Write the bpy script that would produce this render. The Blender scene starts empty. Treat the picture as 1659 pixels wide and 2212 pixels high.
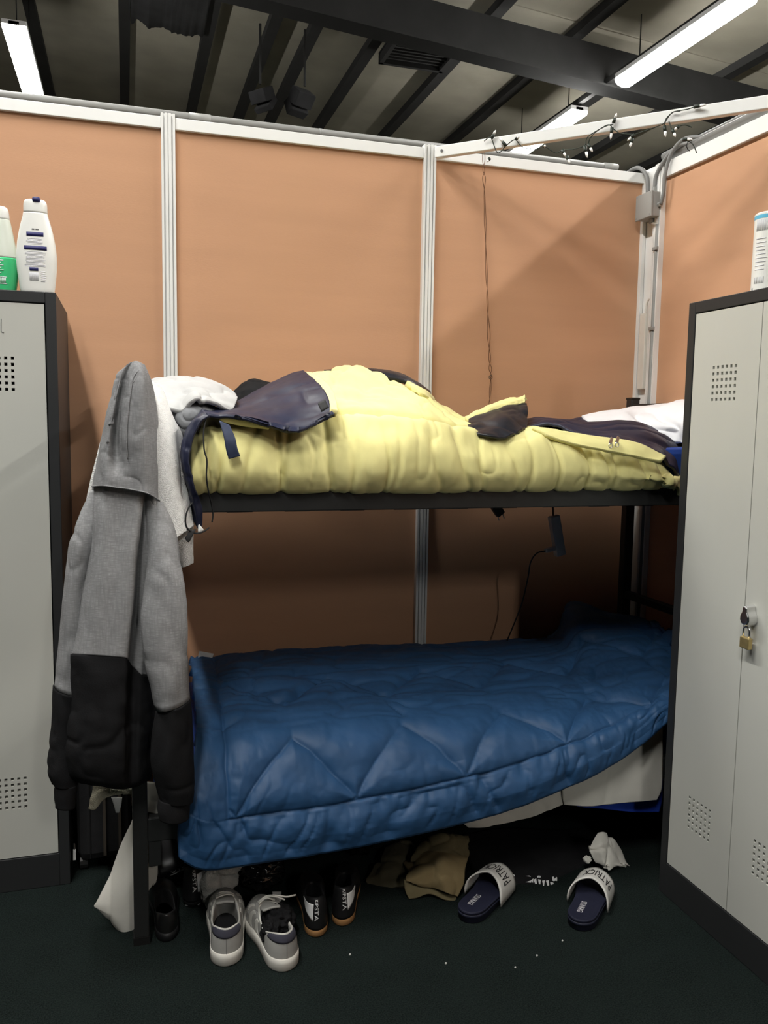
import bpy, math
import numpy as np
from mathutils import Matrix, Vector
from mathutils.bvhtree import BVHTree

scene = bpy.context.scene
COL = scene.collection

# ------------------------------------------------------------------ camera
EYE = np.array([0.0, 0.0, 1.437])
YAW, PITCH, ROLL, FOC = math.radians(17.126), math.radians(5.991), math.radians(0.895), 1810.4
_F = np.array([math.sin(YAW) * math.cos(PITCH), math.cos(YAW) * math.cos(PITCH), -math.sin(PITCH)])
_R = np.array([math.cos(YAW), -math.sin(YAW), 0.0])
_U = np.cross(_R, _F)
CR = _R * math.cos(ROLL) + _U * math.sin(ROLL)
CU = -_R * math.sin(ROLL) + _U * math.cos(ROLL)
CF = _F
cam_d = bpy.data.cameras.new('camera')
cam = bpy.data.objects.new('camera', cam_d)
COL.objects.link(cam)
cam.matrix_world = Matrix(((CR[0], CU[0], -CF[0], EYE[0]), (CR[1], CU[1], -CF[1], EYE[1]), (CR[2], CU[2], -CF[2], EYE[2]), (0, 0, 0, 1)))
cam_d.sensor_fit = 'HORIZONTAL'
cam_d.sensor_width = 36.0
cam_d.lens = 36.0 * FOC / 1659.0
cam_d.clip_start = 0.05
cam_d.clip_end = 100
scene.camera = cam

# ------------------------------------------------------------------ light of the hall and exposure
world = bpy.data.worlds.new('hall_air')
scene.world = world
world.use_nodes = True
world.node_tree.nodes['Background'].inputs[0].default_value = (0.9, 0.95, 1.0, 1)
world.node_tree.nodes['Background'].inputs[1].default_value = 0.004
LAMP = 126.0            # radiance of the fluorescent fittings
scene.view_settings.view_transform = 'Standard'
scene.view_settings.look = 'None'
scene.view_settings.exposure = 0.0
scene.view_settings.gamma = 1.0
scene.view_settings.use_curve_mapping = False


# ------------------------------------------------------------------ surveying: a sight line of the photograph met with a real plane
def sight(px, py):
    return CF + CR * (px - 829.5) / FOC - CU * (py - 1106.0) / FOC


def at(px, py, Y):
    d = sight(px, py)
    return EYE + d * (Y / d[1])


def at_floor(px, py, z=0.0):
    d = sight(px, py)
    return EYE + d * ((z - EYE[2]) / d[2])


def at_plane(px, py, p0, n):
    d = sight(px, py)
    n = np.array(n, float)
    return EYE + d * (np.dot(np.array(p0) - EYE, n) / np.dot(d, n))


# ------------------------------------------------------------------ noise
def _hash(ix, iy, iz, seed):
    h = (ix * 374761393 + iy * 668265263 + iz * 2147483647 + seed * 144665) & 0xFFFFFFFF
    h = ((h ^ (h >> 13)) * 1274126177) & 0xFFFFFFFF
    h = (h ^ (h >> 16)) & 0xFFFFFFFF
    return h.astype(np.float64) / 2147483647.5 - 1.0


def vnoise(P, seed=0):
    P = np.asarray(P, float)
    i = np.floor(P).astype(np.int64)
    f = P - i
    f = f * f * f * (f * (f * 6 - 15) + 10)
    r = 0
    for a in (0, 1):
        for b in (0, 1):
            for c in (0, 1):
                w = (f[..., 0] if a else 1 - f[..., 0]) * (f[..., 1] if b else 1 - f[..., 1]) * (f[..., 2] if c else 1 - f[..., 2])
                r = r + w * _hash(i[..., 0] + a, i[..., 1] + b, i[..., 2] + c, seed)
    return r


def fbm(P, seed=0, octv=3):
    P = np.asarray(P, float)
    r, a, s = 0, 1.0, 0
    for k in range(octv):
        r = r + a * vnoise(P * (2.03 ** k), seed + k * 17)
        s += a
        a *= 0.5
    return r / s


def ridge(P, seed=0):
    n = 1 - np.abs(vnoise(P, seed)) * 1.6
    return np.clip(n, 0, 1) ** 3


# ------------------------------------------------------------------ materials
def lin(c):
    return tuple(((x / 255.0) / 12.92 if x / 255.0 <= 0.04045 else ((x / 255.0 + 0.055) / 1.055) ** 2.4) for x in c)


MATS = {}


def mat(name, col, rough=0.7, metal=0.0, var=0.08, scale=6.0, bump=0.0, bscale=150.0, stretch=(1, 1, 1), spec=0.4,
        sheen=0.0, trans=0.0, emit=0.0, fleck=None, alpha=1.0, bdist=0.002):
    m = bpy.data.materials.new(name)
    m.use_nodes = True
    nt = m.node_tree
    b = nt.nodes['Principled BSDF']
    tc = nt.nodes.new('ShaderNodeTexCoord')
    mp = nt.nodes.new('ShaderNodeMapping')
    mp.inputs['Scale'].default_value = stretch
    nt.links.new(tc.outputs['Object'], mp.inputs['Vector'])
    nz = nt.nodes.new('ShaderNodeTexNoise')
    nz.inputs['Scale'].default_value = scale
    nz.inputs['Detail'].default_value = 5
    nt.links.new(mp.outputs['Vector'], nz.inputs['Vector'])
    rp = nt.nodes.new('ShaderNodeValToRGB')
    c0 = [min(1, x * (1 - var)) for x in col[:3]]
    c1 = [min(1, x * (1 + var)) for x in col[:3]]
    rp.color_ramp.elements[0].position = 0.3
    rp.color_ramp.elements[1].position = 0.7
    rp.color_ramp.elements[0].color = (*c0, 1)
    rp.color_ramp.elements[1].color = (*c1, 1)
    nt.links.new(nz.outputs['Fac'], rp.inputs['Fac'])
    out = rp.outputs['Color']
    if fleck:
        n2 = nt.nodes.new('ShaderNodeTexNoise')
        mp2 = nt.nodes.new('ShaderNodeMapping')
        mp2.inputs['Scale'].default_value = fleck[2]
        nt.links.new(tc.outputs['Object'], mp2.inputs['Vector'])
        nt.links.new(mp2.outputs['Vector'], n2.inputs['Vector'])
        n2.inputs['Scale'].default_value = fleck[1]
        n2.inputs['Detail'].default_value = 3
        r2 = nt.nodes.new('ShaderNodeMapRange')
        r2.inputs['From Min'].default_value = 0.35
        r2.inputs['From Max'].default_value = 0.65
        nt.links.new(n2.outputs['Fac'], r2.inputs['Value'])
        mx = nt.nodes.new('ShaderNodeMix')
        mx.data_type = 'RGBA'
        mx.inputs[7].default_value = (*fleck[0], 1)
        nt.links.new(out, mx.inputs[6])
        nt.links.new(r2.outputs['Result'], mx.inputs[0])
        out = mx.outputs[2]
    nt.links.new(out, b.inputs['Base Color'])
    b.inputs['Roughness'].default_value = rough
    b.inputs['Metallic'].default_value = metal
    b.inputs['Specular IOR Level'].default_value = spec
    if sheen:
        b.inputs['Sheen Weight'].default_value = sheen
    if trans:
        b.inputs['Transmission Weight'].default_value = trans
    if emit:
        b.inputs['Emission Color'].default_value = (*col[:3], 1)
        b.inputs['Emission Strength'].default_value = emit
    if alpha < 1:
        b.inputs['Alpha'].default_value = alpha
    if bump:
        nb = nt.nodes.new('ShaderNodeTexNoise')
        nb.inputs['Scale'].default_value = bscale
        nb.inputs['Detail'].default_value = 4
        nt.links.new(mp.outputs['Vector'], nb.inputs['Vector'])
        bp = nt.nodes.new('ShaderNodeBump')
        bp.inputs['Strength'].default_value = bump
        bp.inputs['Distance'].default_value = bdist
        nt.links.new(nb.outputs['Fac'], bp.inputs['Height'])
        nt.links.new(bp.outputs['Normal'], b.inputs['Normal'])
    MATS[name] = m
    return m


mat('carpet', (0.006, 0.0100, 0.0093), 0.95, var=0.35, scale=9, bump=1.0, bscale=420, spec=0.1, bdist=0.006,
    fleck=((0.021, 0.030, 0.0275), 260, (1, 1, 1)))
mat('tan_board', (0.54, 0.302, 0.178), 0.75, var=0.05, scale=3, bump=0.15, bscale=260, stretch=(0.3, 1, 3), spec=0.25)
mat('white_rail', (0.80, 0.80, 0.78), 0.4, var=0.03, scale=5)
mat('aluminium', (0.76, 0.76, 0.74), 0.35, metal=0.0, var=0.04, scale=5)
mat('groove_dark', (0.10, 0.10, 0.10), 0.6)
mat('roof_board', (0.36, 0.335, 0.27), 0.9, var=0.18, scale=1.2, bump=0.2, bscale=30)
mat('roof_steel', (0.015, 0.0148, 0.0145), 0.85, var=0.25, scale=3)
mat('black_felt', (0.012, 0.012, 0.013), 0.95, var=0.4, scale=6, bump=0.6, bscale=50)
mat('lamp_light', (1.0, 0.985, 0.94), 0.5, emit=LAMP, var=0.0)
mat('lamp_body', (0.8, 0.8, 0.8), 0.5, var=0.02)
mat('grey_pvc', (0.25, 0.25, 0.24), 0.5, var=0.05)
mat('grey_box', (0.30, 0.30, 0.285), 0.5, var=0.04)
mat('white_pvc', (0.72, 0.70, 0.64), 0.45, var=0.03)
mat('cable_grey', (0.21, 0.21, 0.205), 0.5)
mat('cable_dark', (0.02, 0.028, 0.02), 0.5)
mat('cable_brown', (0.16, 0.07, 0.03), 0.6)
mat('black_plastic', (0.012, 0.012, 0.012), 0.4)
mat('glass_bulb', (0.92, 0.92, 0.9), 0.12, var=0.0)
mat('anthracite', (0.022, 0.023, 0.024), 0.5, var=0.08, scale=4)
mat('locker_door', (0.53, 0.53, 0.485), 0.42, var=0.025, scale=2)
mat('chrome', (0.72, 0.72, 0.72), 0.22, metal=1.0, var=0.02)
mat('steel', (0.55, 0.55, 0.55), 0.3, metal=1.0)
mat('brass', (0.52, 0.40, 0.18), 0.38, metal=0.75, var=0.1, scale=60)
mat('marker_grey', (0.25, 0.25, 0.24), 0.7)
mat('bed_black', (0.020, 0.021, 0.021), 0.42, var=0.12, scale=8, bump=0.08, bscale=90)
mat('mattress_blue', (0.012, 0.05, 0.26), 0.6, var=0.1, scale=10, bump=0.2, bscale=200)
mat('royal_blue', (0.012, 0.05, 0.42), 0.7, var=0.15, scale=14, bump=0.2, bscale=200)
mat('lining_yellow', (0.77, 0.71, 0.31), 0.75, var=0.06, scale=14, bump=0.22, bscale=55, spec=0.2, sheen=0.15)
mat('shell_navy', (0.013, 0.0155, 0.038), 0.46, var=0.15, scale=10, bump=0.25, bscale=45, spec=0.32)
mat('shell_black', (0.009, 0.010, 0.016), 0.42, var=0.15, scale=10, bump=0.3, bscale=45, spec=0.5)
mat('strap_blue', (0.030, 0.042, 0.085), 0.6, var=0.1, scale=60)
mat('duvet_blue', (0.019, 0.068, 0.165), 0.55, var=0.08, scale=10, bump=0.25, bscale=50, spec=0.35)
mat('duvet_edge', (0.016, 0.058, 0.14), 0.6)
mat('sheet_white', (0.66, 0.64, 0.58), 0.85, var=0.04, scale=8, bump=0.15, bscale=70)
mat('pillow_white', (0.80, 0.80, 0.82), 0.85, var=0.03, scale=8, bump=0.15, bscale=60)
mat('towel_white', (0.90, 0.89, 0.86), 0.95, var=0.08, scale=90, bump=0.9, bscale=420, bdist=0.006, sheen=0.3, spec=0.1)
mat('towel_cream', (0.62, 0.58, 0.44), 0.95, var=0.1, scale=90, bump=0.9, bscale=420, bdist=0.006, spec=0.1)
mat('heather_grey', (0.30, 0.30, 0.305), 0.9, var=0.22, scale=40, stretch=(6, 6, 0.7), bump=0.25, bscale=220,
    fleck=((0.235, 0.235, 0.24), 55, (1, 1, 9)), spec=0.15)
mat('hood_grey', (0.26, 0.26, 0.265), 0.9, var=0.2, scale=40, stretch=(6, 6, 0.7), bump=0.25, bscale=220,
    fleck=((0.21, 0.21, 0.215), 55, (1, 1, 9)), spec=0.15)
mat('hoodie_black', (0.011, 0.011, 0.012), 0.9, var=0.2, scale=30, bump=0.3, bscale=260, spec=0.2)
mat('tshirt_grey', (0.43, 0.43, 0.425), 0.9, var=0.05, scale=12, bump=0.15, bscale=300)
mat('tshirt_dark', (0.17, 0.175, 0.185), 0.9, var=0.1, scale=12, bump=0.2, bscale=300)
mat('cloth_black', (0.010, 0.010, 0.011), 0.95, var=0.25, scale=16, bump=0.3, bscale=200, spec=0.15)
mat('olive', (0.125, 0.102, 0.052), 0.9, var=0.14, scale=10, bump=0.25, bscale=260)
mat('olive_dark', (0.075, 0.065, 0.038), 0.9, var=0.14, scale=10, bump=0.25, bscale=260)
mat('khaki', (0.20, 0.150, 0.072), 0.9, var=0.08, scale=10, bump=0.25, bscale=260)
mat('sneaker_grey', (0.34, 0.335, 0.315), 0.8, var=0.06, scale=30, bump=0.1, bscale=300)
mat('sneaker_toe', (0.21, 0.205, 0.20), 0.85, var=0.08, scale=30, bump=0.15, bscale=300)
mat('sneaker_white', (0.62, 0.60, 0.55), 0.6, var=0.05, scale=20)
mat('sneaker_stripe', (0.55, 0.54, 0.50), 0.6)
mat('heel_navy', (0.045, 0.045, 0.065), 0.75)
mat('insole_black', (0.008, 0.008, 0.009), 0.9)
mat('boot_black', (0.009, 0.009, 0.010), 0.5)
mat('gum', (0.36, 0.19, 0.075), 0.6, var=0.08, scale=30)
mat('print_white', (0.72, 0.72, 0.72), 0.7, var=0.04)
mat('print_black', (0.012, 0.012, 0.012), 0.7)
mat('print_navy', (0.016, 0.016, 0.10), 0.6)
mat('print_grey', (0.52, 0.52, 0.56), 0.7)
mat('print_pale', (0.66, 0.66, 0.69), 0.7)
mat('leather_black', (0.010, 0.010, 0.010), 0.28)
mat('slide_navy', (0.008, 0.0095, 0.027), 0.7, var=0.1, scale=40, bump=0.2, bscale=500)
mat('slide_sole', (0.010, 0.012, 0.028), 0.6)
mat('slide_strap', (0.55, 0.54, 0.51), 0.6, var=0.04)
mat('plastic_black', (0.010, 0.010, 0.010), 0.16, spec=0.7)
mat('bottle_white', (0.82, 0.82, 0.78), 0.3, var=0.01)
mat('bottle_milky', (0.70, 0.74, 0.65), 0.25, var=0.02)
mat('bottle_green', (0.055, 0.52, 0.20), 0.22, var=0.04)
mat('can_blue', (0.14, 0.50, 0.72), 0.35)
mat('suitcase_black', (0.010, 0.010, 0.011), 0.7, var=0.2, scale=60, bump=0.3, bscale=400)
mat('handle_tube', (0.09, 0.075, 0.06), 0.45, metal=0.3)
mat('sock_grey', (0.55, 0.54, 0.50), 0.95, var=0.12, scale=60, bump=0.9, bscale=300, bdist=0.005, sheen=0.3)
mat('tag_white', (0.7, 0.7, 0.68), 0.7)


# ------------------------------------------------------------------ mesh tools
def link(o, parent=None):
    COL.objects.link(o)
    if parent is not None:
        o.parent = parent
    return o


class MB:
    def __init__(s):
        s.v, s.f = [], []

    def add(s, V, Fc):
        n = len(s.v)
        s.v += [tuple(map(float, p)) for p in V]
        s.f += [tuple(int(i) + n for i in f) for f in Fc]
        return s

    def box(s, x0, x1, y0, y1, z0, z1):
        V = [(x, y, z) for x in (x0, x1) for y in (y0, y1) for z in (z0, z1)]
        return s.add(V, [(0, 1, 3, 2), (4, 6, 7, 5), (0, 4, 5, 1), (2, 3, 7, 6), (0, 2, 6, 4), (1, 5, 7, 3)])

    def bar(s, a, b, w, h, up=(0, 0, 1)):
        a, b, up = np.array(a, float), np.array(b, float), np.array(up, float)
        d = (b - a) / np.linalg.norm(b - a)
        x = np.cross(d, up)
        x /= np.linalg.norm(x)
        y = np.cross(x, d)
        V = [p + x * i * w / 2 + y * j * h / 2 for p in (a, b) for i, j in ((-1, -1), (1, -1), (1, 1), (-1, 1))]
        return s.add(V, [(0, 3, 2, 1), (4, 5, 6, 7), (0, 1, 5, 4), (1, 2, 6, 5), (2, 3, 7, 6), (3, 0, 4, 7)])

    def tube(s, path, r, n=8, cap=True, smooth=0):
        P = np.array(path, float)
        if smooth:
            P = cr(P, smooth)
        R_ = np.full(len(P), r, float) if np.isscalar(r) else np.interp(np.linspace(0, 1, len(P)), np.linspace(0, 1, len(r)), r)
        T = np.gradient(P, axis=0)
        T /= np.linalg.norm(T, axis=1)[:, None] + 1e-12
        ref = np.array([0, 0, 1.0]) if abs(T[0][2]) < 0.9 else np.array([1.0, 0, 0])
        V = []
        for p, t, rr in zip(P, T, R_):
            x = np.cross(t, ref)
            if np.linalg.norm(x) < 1e-5:
                x = np.cross(t, np.array([0, 1.0, 0]))
            x /= np.linalg.norm(x)
            y = np.cross(t, x)
            ref = -np.cross(t, x) if False else np.cross(x, t)
            for k in range(n):
                a = 2 * math.pi * k / n
                V.append(p + rr * (x * math.cos(a) + y * math.sin(a)))
        m = len(P)
        Fc = [(i * n + k, i * n + (k + 1) % n, (i + 1) * n + (k + 1) % n, (i + 1) * n + k) for i in range(m - 1) for k in range(n)]
        if cap:
            Fc += [tuple(range(n)), tuple((m - 1) * n + k for k in range(n))]
        return s.add(V, Fc)

    def prism(s, poly, z0, z1, axis='z'):
        n = len(poly)

        def P(a, b, c):
            return {'z': (a, b, c), 'y': (a, c, b), 'x': (c, a, b)}[axis]
        V = [P(a, b, z0) for a, b in poly] + [P(a, b, z1) for a, b in poly]
        return s.add(V, [tuple(range(n)), tuple(range(2 * n - 1, n - 1, -1))] + [(i, (i + 1) % n, n + (i + 1) % n, n + i) for i in range(n)])

    def rings(s, R_, cap0=True, cap1=True):
        R_ = np.asarray(R_, float)
        m, n = R_.shape[:2]
        Fc = [(i * n + k, i * n + (k + 1) % n, (i + 1) * n + (k + 1) % n, (i + 1) * n + k) for i in range(m - 1) for k in range(n)]
        if cap0:
            Fc.append(tuple(range(n)))
        if cap1:
            Fc.append(tuple((m - 1) * n + k for k in range(n)))
        return s.add(R_.reshape(-1, 3), Fc)

    def build(s, name, m, parent=None, smooth=False, bevel=0.0):
        me = bpy.data.meshes.new(name)
        me.from_pydata(s.v, [], s.f)
        import bmesh
        bm = bmesh.new()
        bm.from_mesh(me)
        bmesh.ops.recalc_face_normals(bm, faces=bm.faces)
        bm.to_mesh(me)
        bm.free()
        me.materials.append(MATS[m])
        if smooth:
            me.polygons.foreach_set('use_smooth', [True] * len(me.polygons))
        o = link(bpy.data.objects.new(name, me), parent)
        if bevel:
            b = o.modifiers.new('bevel', 'BEVEL')
            b.width = bevel
            b.segments = 2
            b.limit_method = 'ANGLE'
        return o


def cr(P, n):
    """Catmull-Rom resampling along axis 0 to n samples."""
    P = np.asarray(P, float)
    m = len(P)
    if m == 2:
        t = np.linspace(0, 1, n).reshape((-1,) + (1,) * (P.ndim - 1))
        return P[0] * (1 - t) + P[1] * t
    E_ = np.concatenate([[2 * P[0] - P[1]], P, [2 * P[-1] - P[-2]]])
    u = np.linspace(0, m - 1, n)
    i = np.clip(u.astype(int), 0, m - 2)
    t = (u - i).reshape((-1,) + (1,) * (P.ndim - 1))
    a, b, c, d = E_[i], E_[i + 1], E_[i + 2], E_[i + 3]
    return 0.5 * (2 * b + (c - a) * t + (2 * a - 5 * b + 4 * c - d) * t ** 2 + (3 * b - a - 3 * c + d) * t ** 3)


def net(rows, nu, nv):
    G = np.asarray(rows, float)
    G = cr(G, nv)
    return cr(G.transpose(1, 0, 2), nu).transpose(1, 0, 2)


def pnet(rows, nu, nv):
    return net([[at(*p) for p in r] for r in rows], nu, nv)


def normals(G, facing=(-0.3, -1, 0.6)):
    du = np.gradient(G, axis=1)
    dv = np.gradient(G, axis=0)
    N = np.cross(du, dv)
    N /= np.linalg.norm(N, axis=2)[..., None] + 1e-12
    if (N @ np.array(facing, float)).mean() < 0:
        N = -N
    return N


def grid_mesh(name, G, m, parent=None, thick=0.008, facing=(-0.3, -1, 0.6), wave=0.0):
    """A sheet with real thickness: front grid, back grid and a closed rim."""
    N = normals(G, facing)
    nv, nu = G.shape[:2]
    th = thick if np.isscalar(thick) else np.asarray(thick)[..., None]
    B = G - N * th
    V = np.concatenate([G.reshape(-1, 3), B.reshape(-1, 3)])
    o = nv * nu
    j, i = np.meshgrid(np.arange(nv - 1), np.arange(nu - 1), indexing='ij')
    a = (j * nu + i).ravel()
    top = np.stack([a, a + 1, a + nu + 1, a + nu], 1)
    bot = np.stack([a, a + nu, a + nu + 1, a + 1], 1) + o
    rim = [k for k in range(nu)] + [r * nu + nu - 1 for r in range(1, nv)] + [(nv - 1) * nu + k for k in range(nu - 2, -1, -1)] + [r * nu for r in range(nv - 2, 0, -1)]
    rim = np.array(rim)
    r2 = np.roll(rim, -1)
    side = np.stack([rim, rim + o, r2 + o, r2], 1)
    Fc = np.concatenate([top, bot, side])
    mb = MB()
    mb.v = [tuple(p) for p in V]
    mb.f = [tuple(f) for f in Fc]
    return mb.build(name, m, parent, smooth=True)


def crumple(G, amp, freq, seed=0, ramp=0.0, rfreq=None, stretch=(1, 1, 1), facing=(-0.3, -1, 0.6), mask=None):
    N = normals(G, facing)
    P = G * np.array(stretch) * freq
    d = amp * fbm(P, seed)
    if ramp:
        Q = G * np.array(stretch) * (rfreq or freq * 1.5)
        Q = Q + 0.5 * np.stack([vnoise(Q * 0.6, seed + 5), vnoise(Q * 0.6, seed + 6), vnoise(Q * 0.6, seed + 7)], -1)
        d = d - ramp * ridge(Q, seed + 9)
    if mask is not None:
        d = d * mask
    return G + N * d[..., None]


def cloth(name, rows, m, parent=None, nu=40, nv=40, thick=0.008, amp=0.004, freq=14, seed=0, ramp=0.0, rfreq=None, stretch=(1, 1, 1), facing=(-0.3, -1, 0.6)):
    G = pnet(rows, nu, nv)
    if amp or ramp:
        G = crumple(G, amp, freq, seed, ramp, rfreq, stretch, facing)
    return grid_mesh(name, G, m, parent, thick, facing)


def empty(name, loc=(0, 0, 0), rz=0.0):
    o = bpy.data.objects.new(name, None)
    o.empty_display_size = 0.1
    o.location = loc
    o.rotation_euler = (0, 0, rz)
    return link(o)


def tag(o, label, cat, group=None):
    o['label'] = label
    o['category'] = cat
    if group:
        o['group'] = group
    return o


def structure(o, label=None):
    o['kind'] = 'structure'
    if label:
        o['label'] = label
    return o


def copy_tree(o, parent=None):
    c = o.copy()
    COL.objects.link(c)
    c.parent = parent
    for ch in list(o.children):
        copy_tree(ch, c)
    return c


def text_verts(s, size=1.0):
    cu = bpy.data.curves.new('lettering', 'FONT')
    cu.body = s
    cu.size = size
    cu.resolution_u = 2
    ob = bpy.data.objects.new('lettering', cu)
    me = bpy.data.meshes.new_from_object(ob)
    V = np.array([v.co[:] for v in me.vertices]).reshape(-1, 3)
    Fc = [tuple(p.vertices) for p in me.polygons]
    bpy.data.objects.remove(ob)
    bpy.data.curves.remove(cu)
    bpy.data.meshes.remove(me)
    return V, Fc


def lettering(name, s, fn, m, parent, width, height):
    """Flat lettering laid on a surface; fn(u, v) maps the text box (0..width, 0..height) onto it."""
    V, Fc = text_verts(s)
    lo, hi = V.min(0), V.max(0)
    mb = MB()
    mb.add([fn((p[0] - lo[0]) / (hi[0] - lo[0]) * width, (p[1] - lo[1]) / (hi[1] - lo[1]) * height) for p in V], Fc)
    return mb.build(name, m, parent)


# ================================================================== SETTING
WALL_Y = 3.16
RIGHT_X = 2.10

structure(MB().box(-7, 11, -12, 17, -0.06, 0).build('floor', 'carpet'), 'dark green needle-felt carpet floor')

# ---- partition walls
POST_PROFILE = [(-.024, .03), (-.024, 0), (-.016, 0), (-.016, .008), (-.011, .008), (-.011, -.002), (-.0015, -.002), (-.0015, .003), (.0015, .003),
                (.0015, -.002), (.011, -.002), (.011, .008), (.016, .008), (.016, 0), (.024, 0), (.024, .03)]


def post(parent, x, y, rot, z1=2.502):
    mb = MB()
    c, s = math.cos(rot), math.sin(rot)
    poly = [(x + a * c - b * s, y + a * s + b * c) for a, b in POST_PROFILE]
    mb.prism(poly, 0.0, z1)
    return mb.build('post', 'aluminium', parent)


wb = structure(empty('wall_back', (0.6, WALL_Y, 0)), 'tan panel partition wall with white aluminium rails and posts')
wb.location = (0, 0, 0)
POSTS = [-1.79, -0.817, 0.157, 1.131]
for x in POSTS:
    post(wb, x, WALL_Y - 0.022, 0)
edges = [-2.765] + POSTS + [2.098]
for a, b in zip(edges[:-1], edges[1:]):
    x0, x1 = a + 0.024, b - (0.024 if b < 2 else 0.014)
    MB().box(x0, x1, WALL_Y, WALL_Y + 0.014, 0.05, 2.456).build('panel', 'tan_board', wb)
    MB().box(x0, x1, WALL_Y - 0.014, WALL_Y + 0.02, 2.452, 2.492).build('top_rail', 'white_rail', wb, bevel=0.002)
    MB().box(x0, x1, WALL_Y - 0.014, WALL_Y + 0.02, 0.0, 0.045).build('bottom_rail', 'white_rail', wb, bevel=0.002)
MB().box(2.082, 2.098, WALL_Y - 0.02, WALL_Y + 0.03, 0, 2.5).build('corner_post', 'aluminium', wb, bevel=0.002)

wr = structure(empty('wall_right'), 'tan panel partition wall meeting the back wall at a white corner')
MB().box(RIGHT_X, RIGHT_X + 0.03, 3.062, WALL_Y + 0.02, 0, 2.51).build('corner_plate', 'white_rail', wr, bevel=0.002)
YP = [3.04, 2.066, 1.092, 0.118, -0.856]
for y in YP:
    post(wr, RIGHT_X - 0.022, y, -math.pi / 2)
for a, b in zip(YP[1:], YP[:-1]):
    y0, y1 = a + 0.024, b - 0.024
    MB().box(RIGHT_X, RIGHT_X + 0.014, y0, y1, 0.05, 2.448).build('panel', 'tan_board', wr)
    MB().box(RIGHT_X - 0.014, RIGHT_X + 0.02, y0, y1, 2.440, 2.500).build('top_rail', 'white_rail', wr, bevel=0.002)
    MB().box(RIGHT_X - 0.014, RIGHT_X + 0.02, y0, y1, 0.0, 0.045).build('bottom_rail', 'white_rail', wr, bevel=0.002)

# ---- roof of the hall
SL = -0.083


def roof_z(x):
    return 5.86 + SL * (x - 2.74)


ce = structure(MB().add([(-7, -12, roof_z(-7) + .2), (11, -12, roof_z(11) + .2), (11, 17, roof_z(11) + .2), (-7, 17, roof_z(-7) + .2),
                         (-7, -12, roof_z(-7) + .24), (11, -12, roof_z(11) + .24), (11, 17, roof_z(11) + .24), (-7, 17, roof_z(-7) + .24)],
                        [(0, 1, 2, 3), (7, 6, 5, 4), (0, 4, 5, 1), (1, 5, 6, 2), (2, 6, 7, 3), (3, 7, 4, 0)]).build('ceiling', 'roof_steel'),
               'dark sloping hall roof with purlins and insulation boards')
PUR = [-4.4, -3.4, -2.2, -1.0, 0.06, 1.02, 1.71, 2.17, 2.88, 3.87, 4.85, 5.85, 6.85, 7.85, 8.85]
for x in PUR:
    z = roof_z(x)
    MB().box(x - 0.065, x + 0.065, -12, 17, z + 0.04, z + 0.19).build('purlin', 'roof_steel', ce)
for a, b in zip(PUR[:-1], PUR[1:]):
    for y0, y1 in ((-12, 1.6), (1.62, 8.6), (8.62, 16.9)):
        V = [(x, y, roof_z(x) + dz) for dz in (.13, .16) for x in (a + .066, b - .066) for y in (y0, y1)]
        MB().add(V, [(0, 2, 3, 1), (4, 5, 7, 6), (0, 1, 5, 4), (2, 6, 7, 3), (0, 4, 6, 2), (1, 3, 7, 5)]).build('roof_board', 'roof_board', ce)
for ry in (8.65, 0.5):
    zb = lambda x: 5.39 + SL * (x - 2.74)
    V = [(x, ry + dy, zb(x) + dz) for x in (-7, 11) for dy in (-.08, .08) for dz in (0, .405)]
    MB().add(V, [(0, 1, 3, 2), (4, 6, 7, 5), (0, 4, 5, 1), (2, 3, 7, 6), (0, 2, 6, 4), (1, 5, 7, 3)]).build('rafter', 'roof_steel', ce)
    V = [(x, ry + dy, zb(x) + dz) for x in (-7, 11) for dy in (-.13, .13) for dz in (-.02, 0)]
    MB().add(V, [(0, 1, 3, 2), (4, 6, 7, 5), (0, 4, 5, 1), (2, 3, 7, 6), (0, 2, 6, 4), (1, 5, 7, 3)]).build('rafter_flange', 'roof_steel', ce)
structure(MB().box(-7, 11, 17, 17.1, 0, 6.8).build('wall_hall_back', 'roof_board'), 'far end wall of the hall')
structure(MB().box(10, 10.1, -12, 17, 0, 6.0).build('wall_hall_right', 'roof_board'), 'far side wall of the hall')

# ---- fluorescent fittings
HX = {'l': -0.95, 'r': 5.13}


def fitting(x, y0, y1, label, group='fluorescent fittings under the roof'):
    t = tag(empty('fluorescent_light', (x, (y0 + y1) / 2, 5.1)), label, 'light', group)
    h = (y1 - y0) / 2
    MB().box(-.112, .112, -h, h, .022, .07).build('housing', 'lamp_body', t, bevel=.006)
    n = 14
    prof = [(.108 * math.cos(math.pi * k / n), .02 - .075 * math.sin(math.pi * k / n) ** .8) for k in range(n + 1)]
    MB().prism(prof, -h + .005, h - .005, 'y').build('diffuser', 'lamp_light', t)
    for s in (-1, 1):
        MB().box(-.05, .05, s * h - .02 * (s > 0), s * h + .02 * (s < 0), .02, .06).build('end_cap', 'lamp_body', t, bevel=.004)
        MB().tube([(0, s * h * .7, .07), (0, s * h * .7, roof_z(x) - 5.1)], .006, 6).build('hanger', 'roof_steel', t)
    return t


fitting(HX['r'], 9.13, 10.93, 'smaller lit fluorescent tube light beyond the diagonal white rail')
fitting(HX['r'], 6.35, 8.22, 'large glaring fluorescent tube light at the upper right')
fitting(HX['l'], 9.0, 10.8, 'lit fluorescent tube light at the upper left above the bottles')
for x, ys in ((HX['r'], (3.6, .85, -1.9)), (HX['l'], (3.5, .75, -2.0)), (1.6, (-7.6,))):  # off-row fitting behind the camera is added to light the space under the bunk
    for y0 in ys:
        fitting(x, y0, y0 + 1.8, 'unseen lit fluorescent tube light that lights the sleeping bay')
MB().box(HX['r'] - .03, HX['r'] + .03, -3, 16, 5.19, 5.25).build('light_trunking', 'roof_steel', ce)

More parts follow.
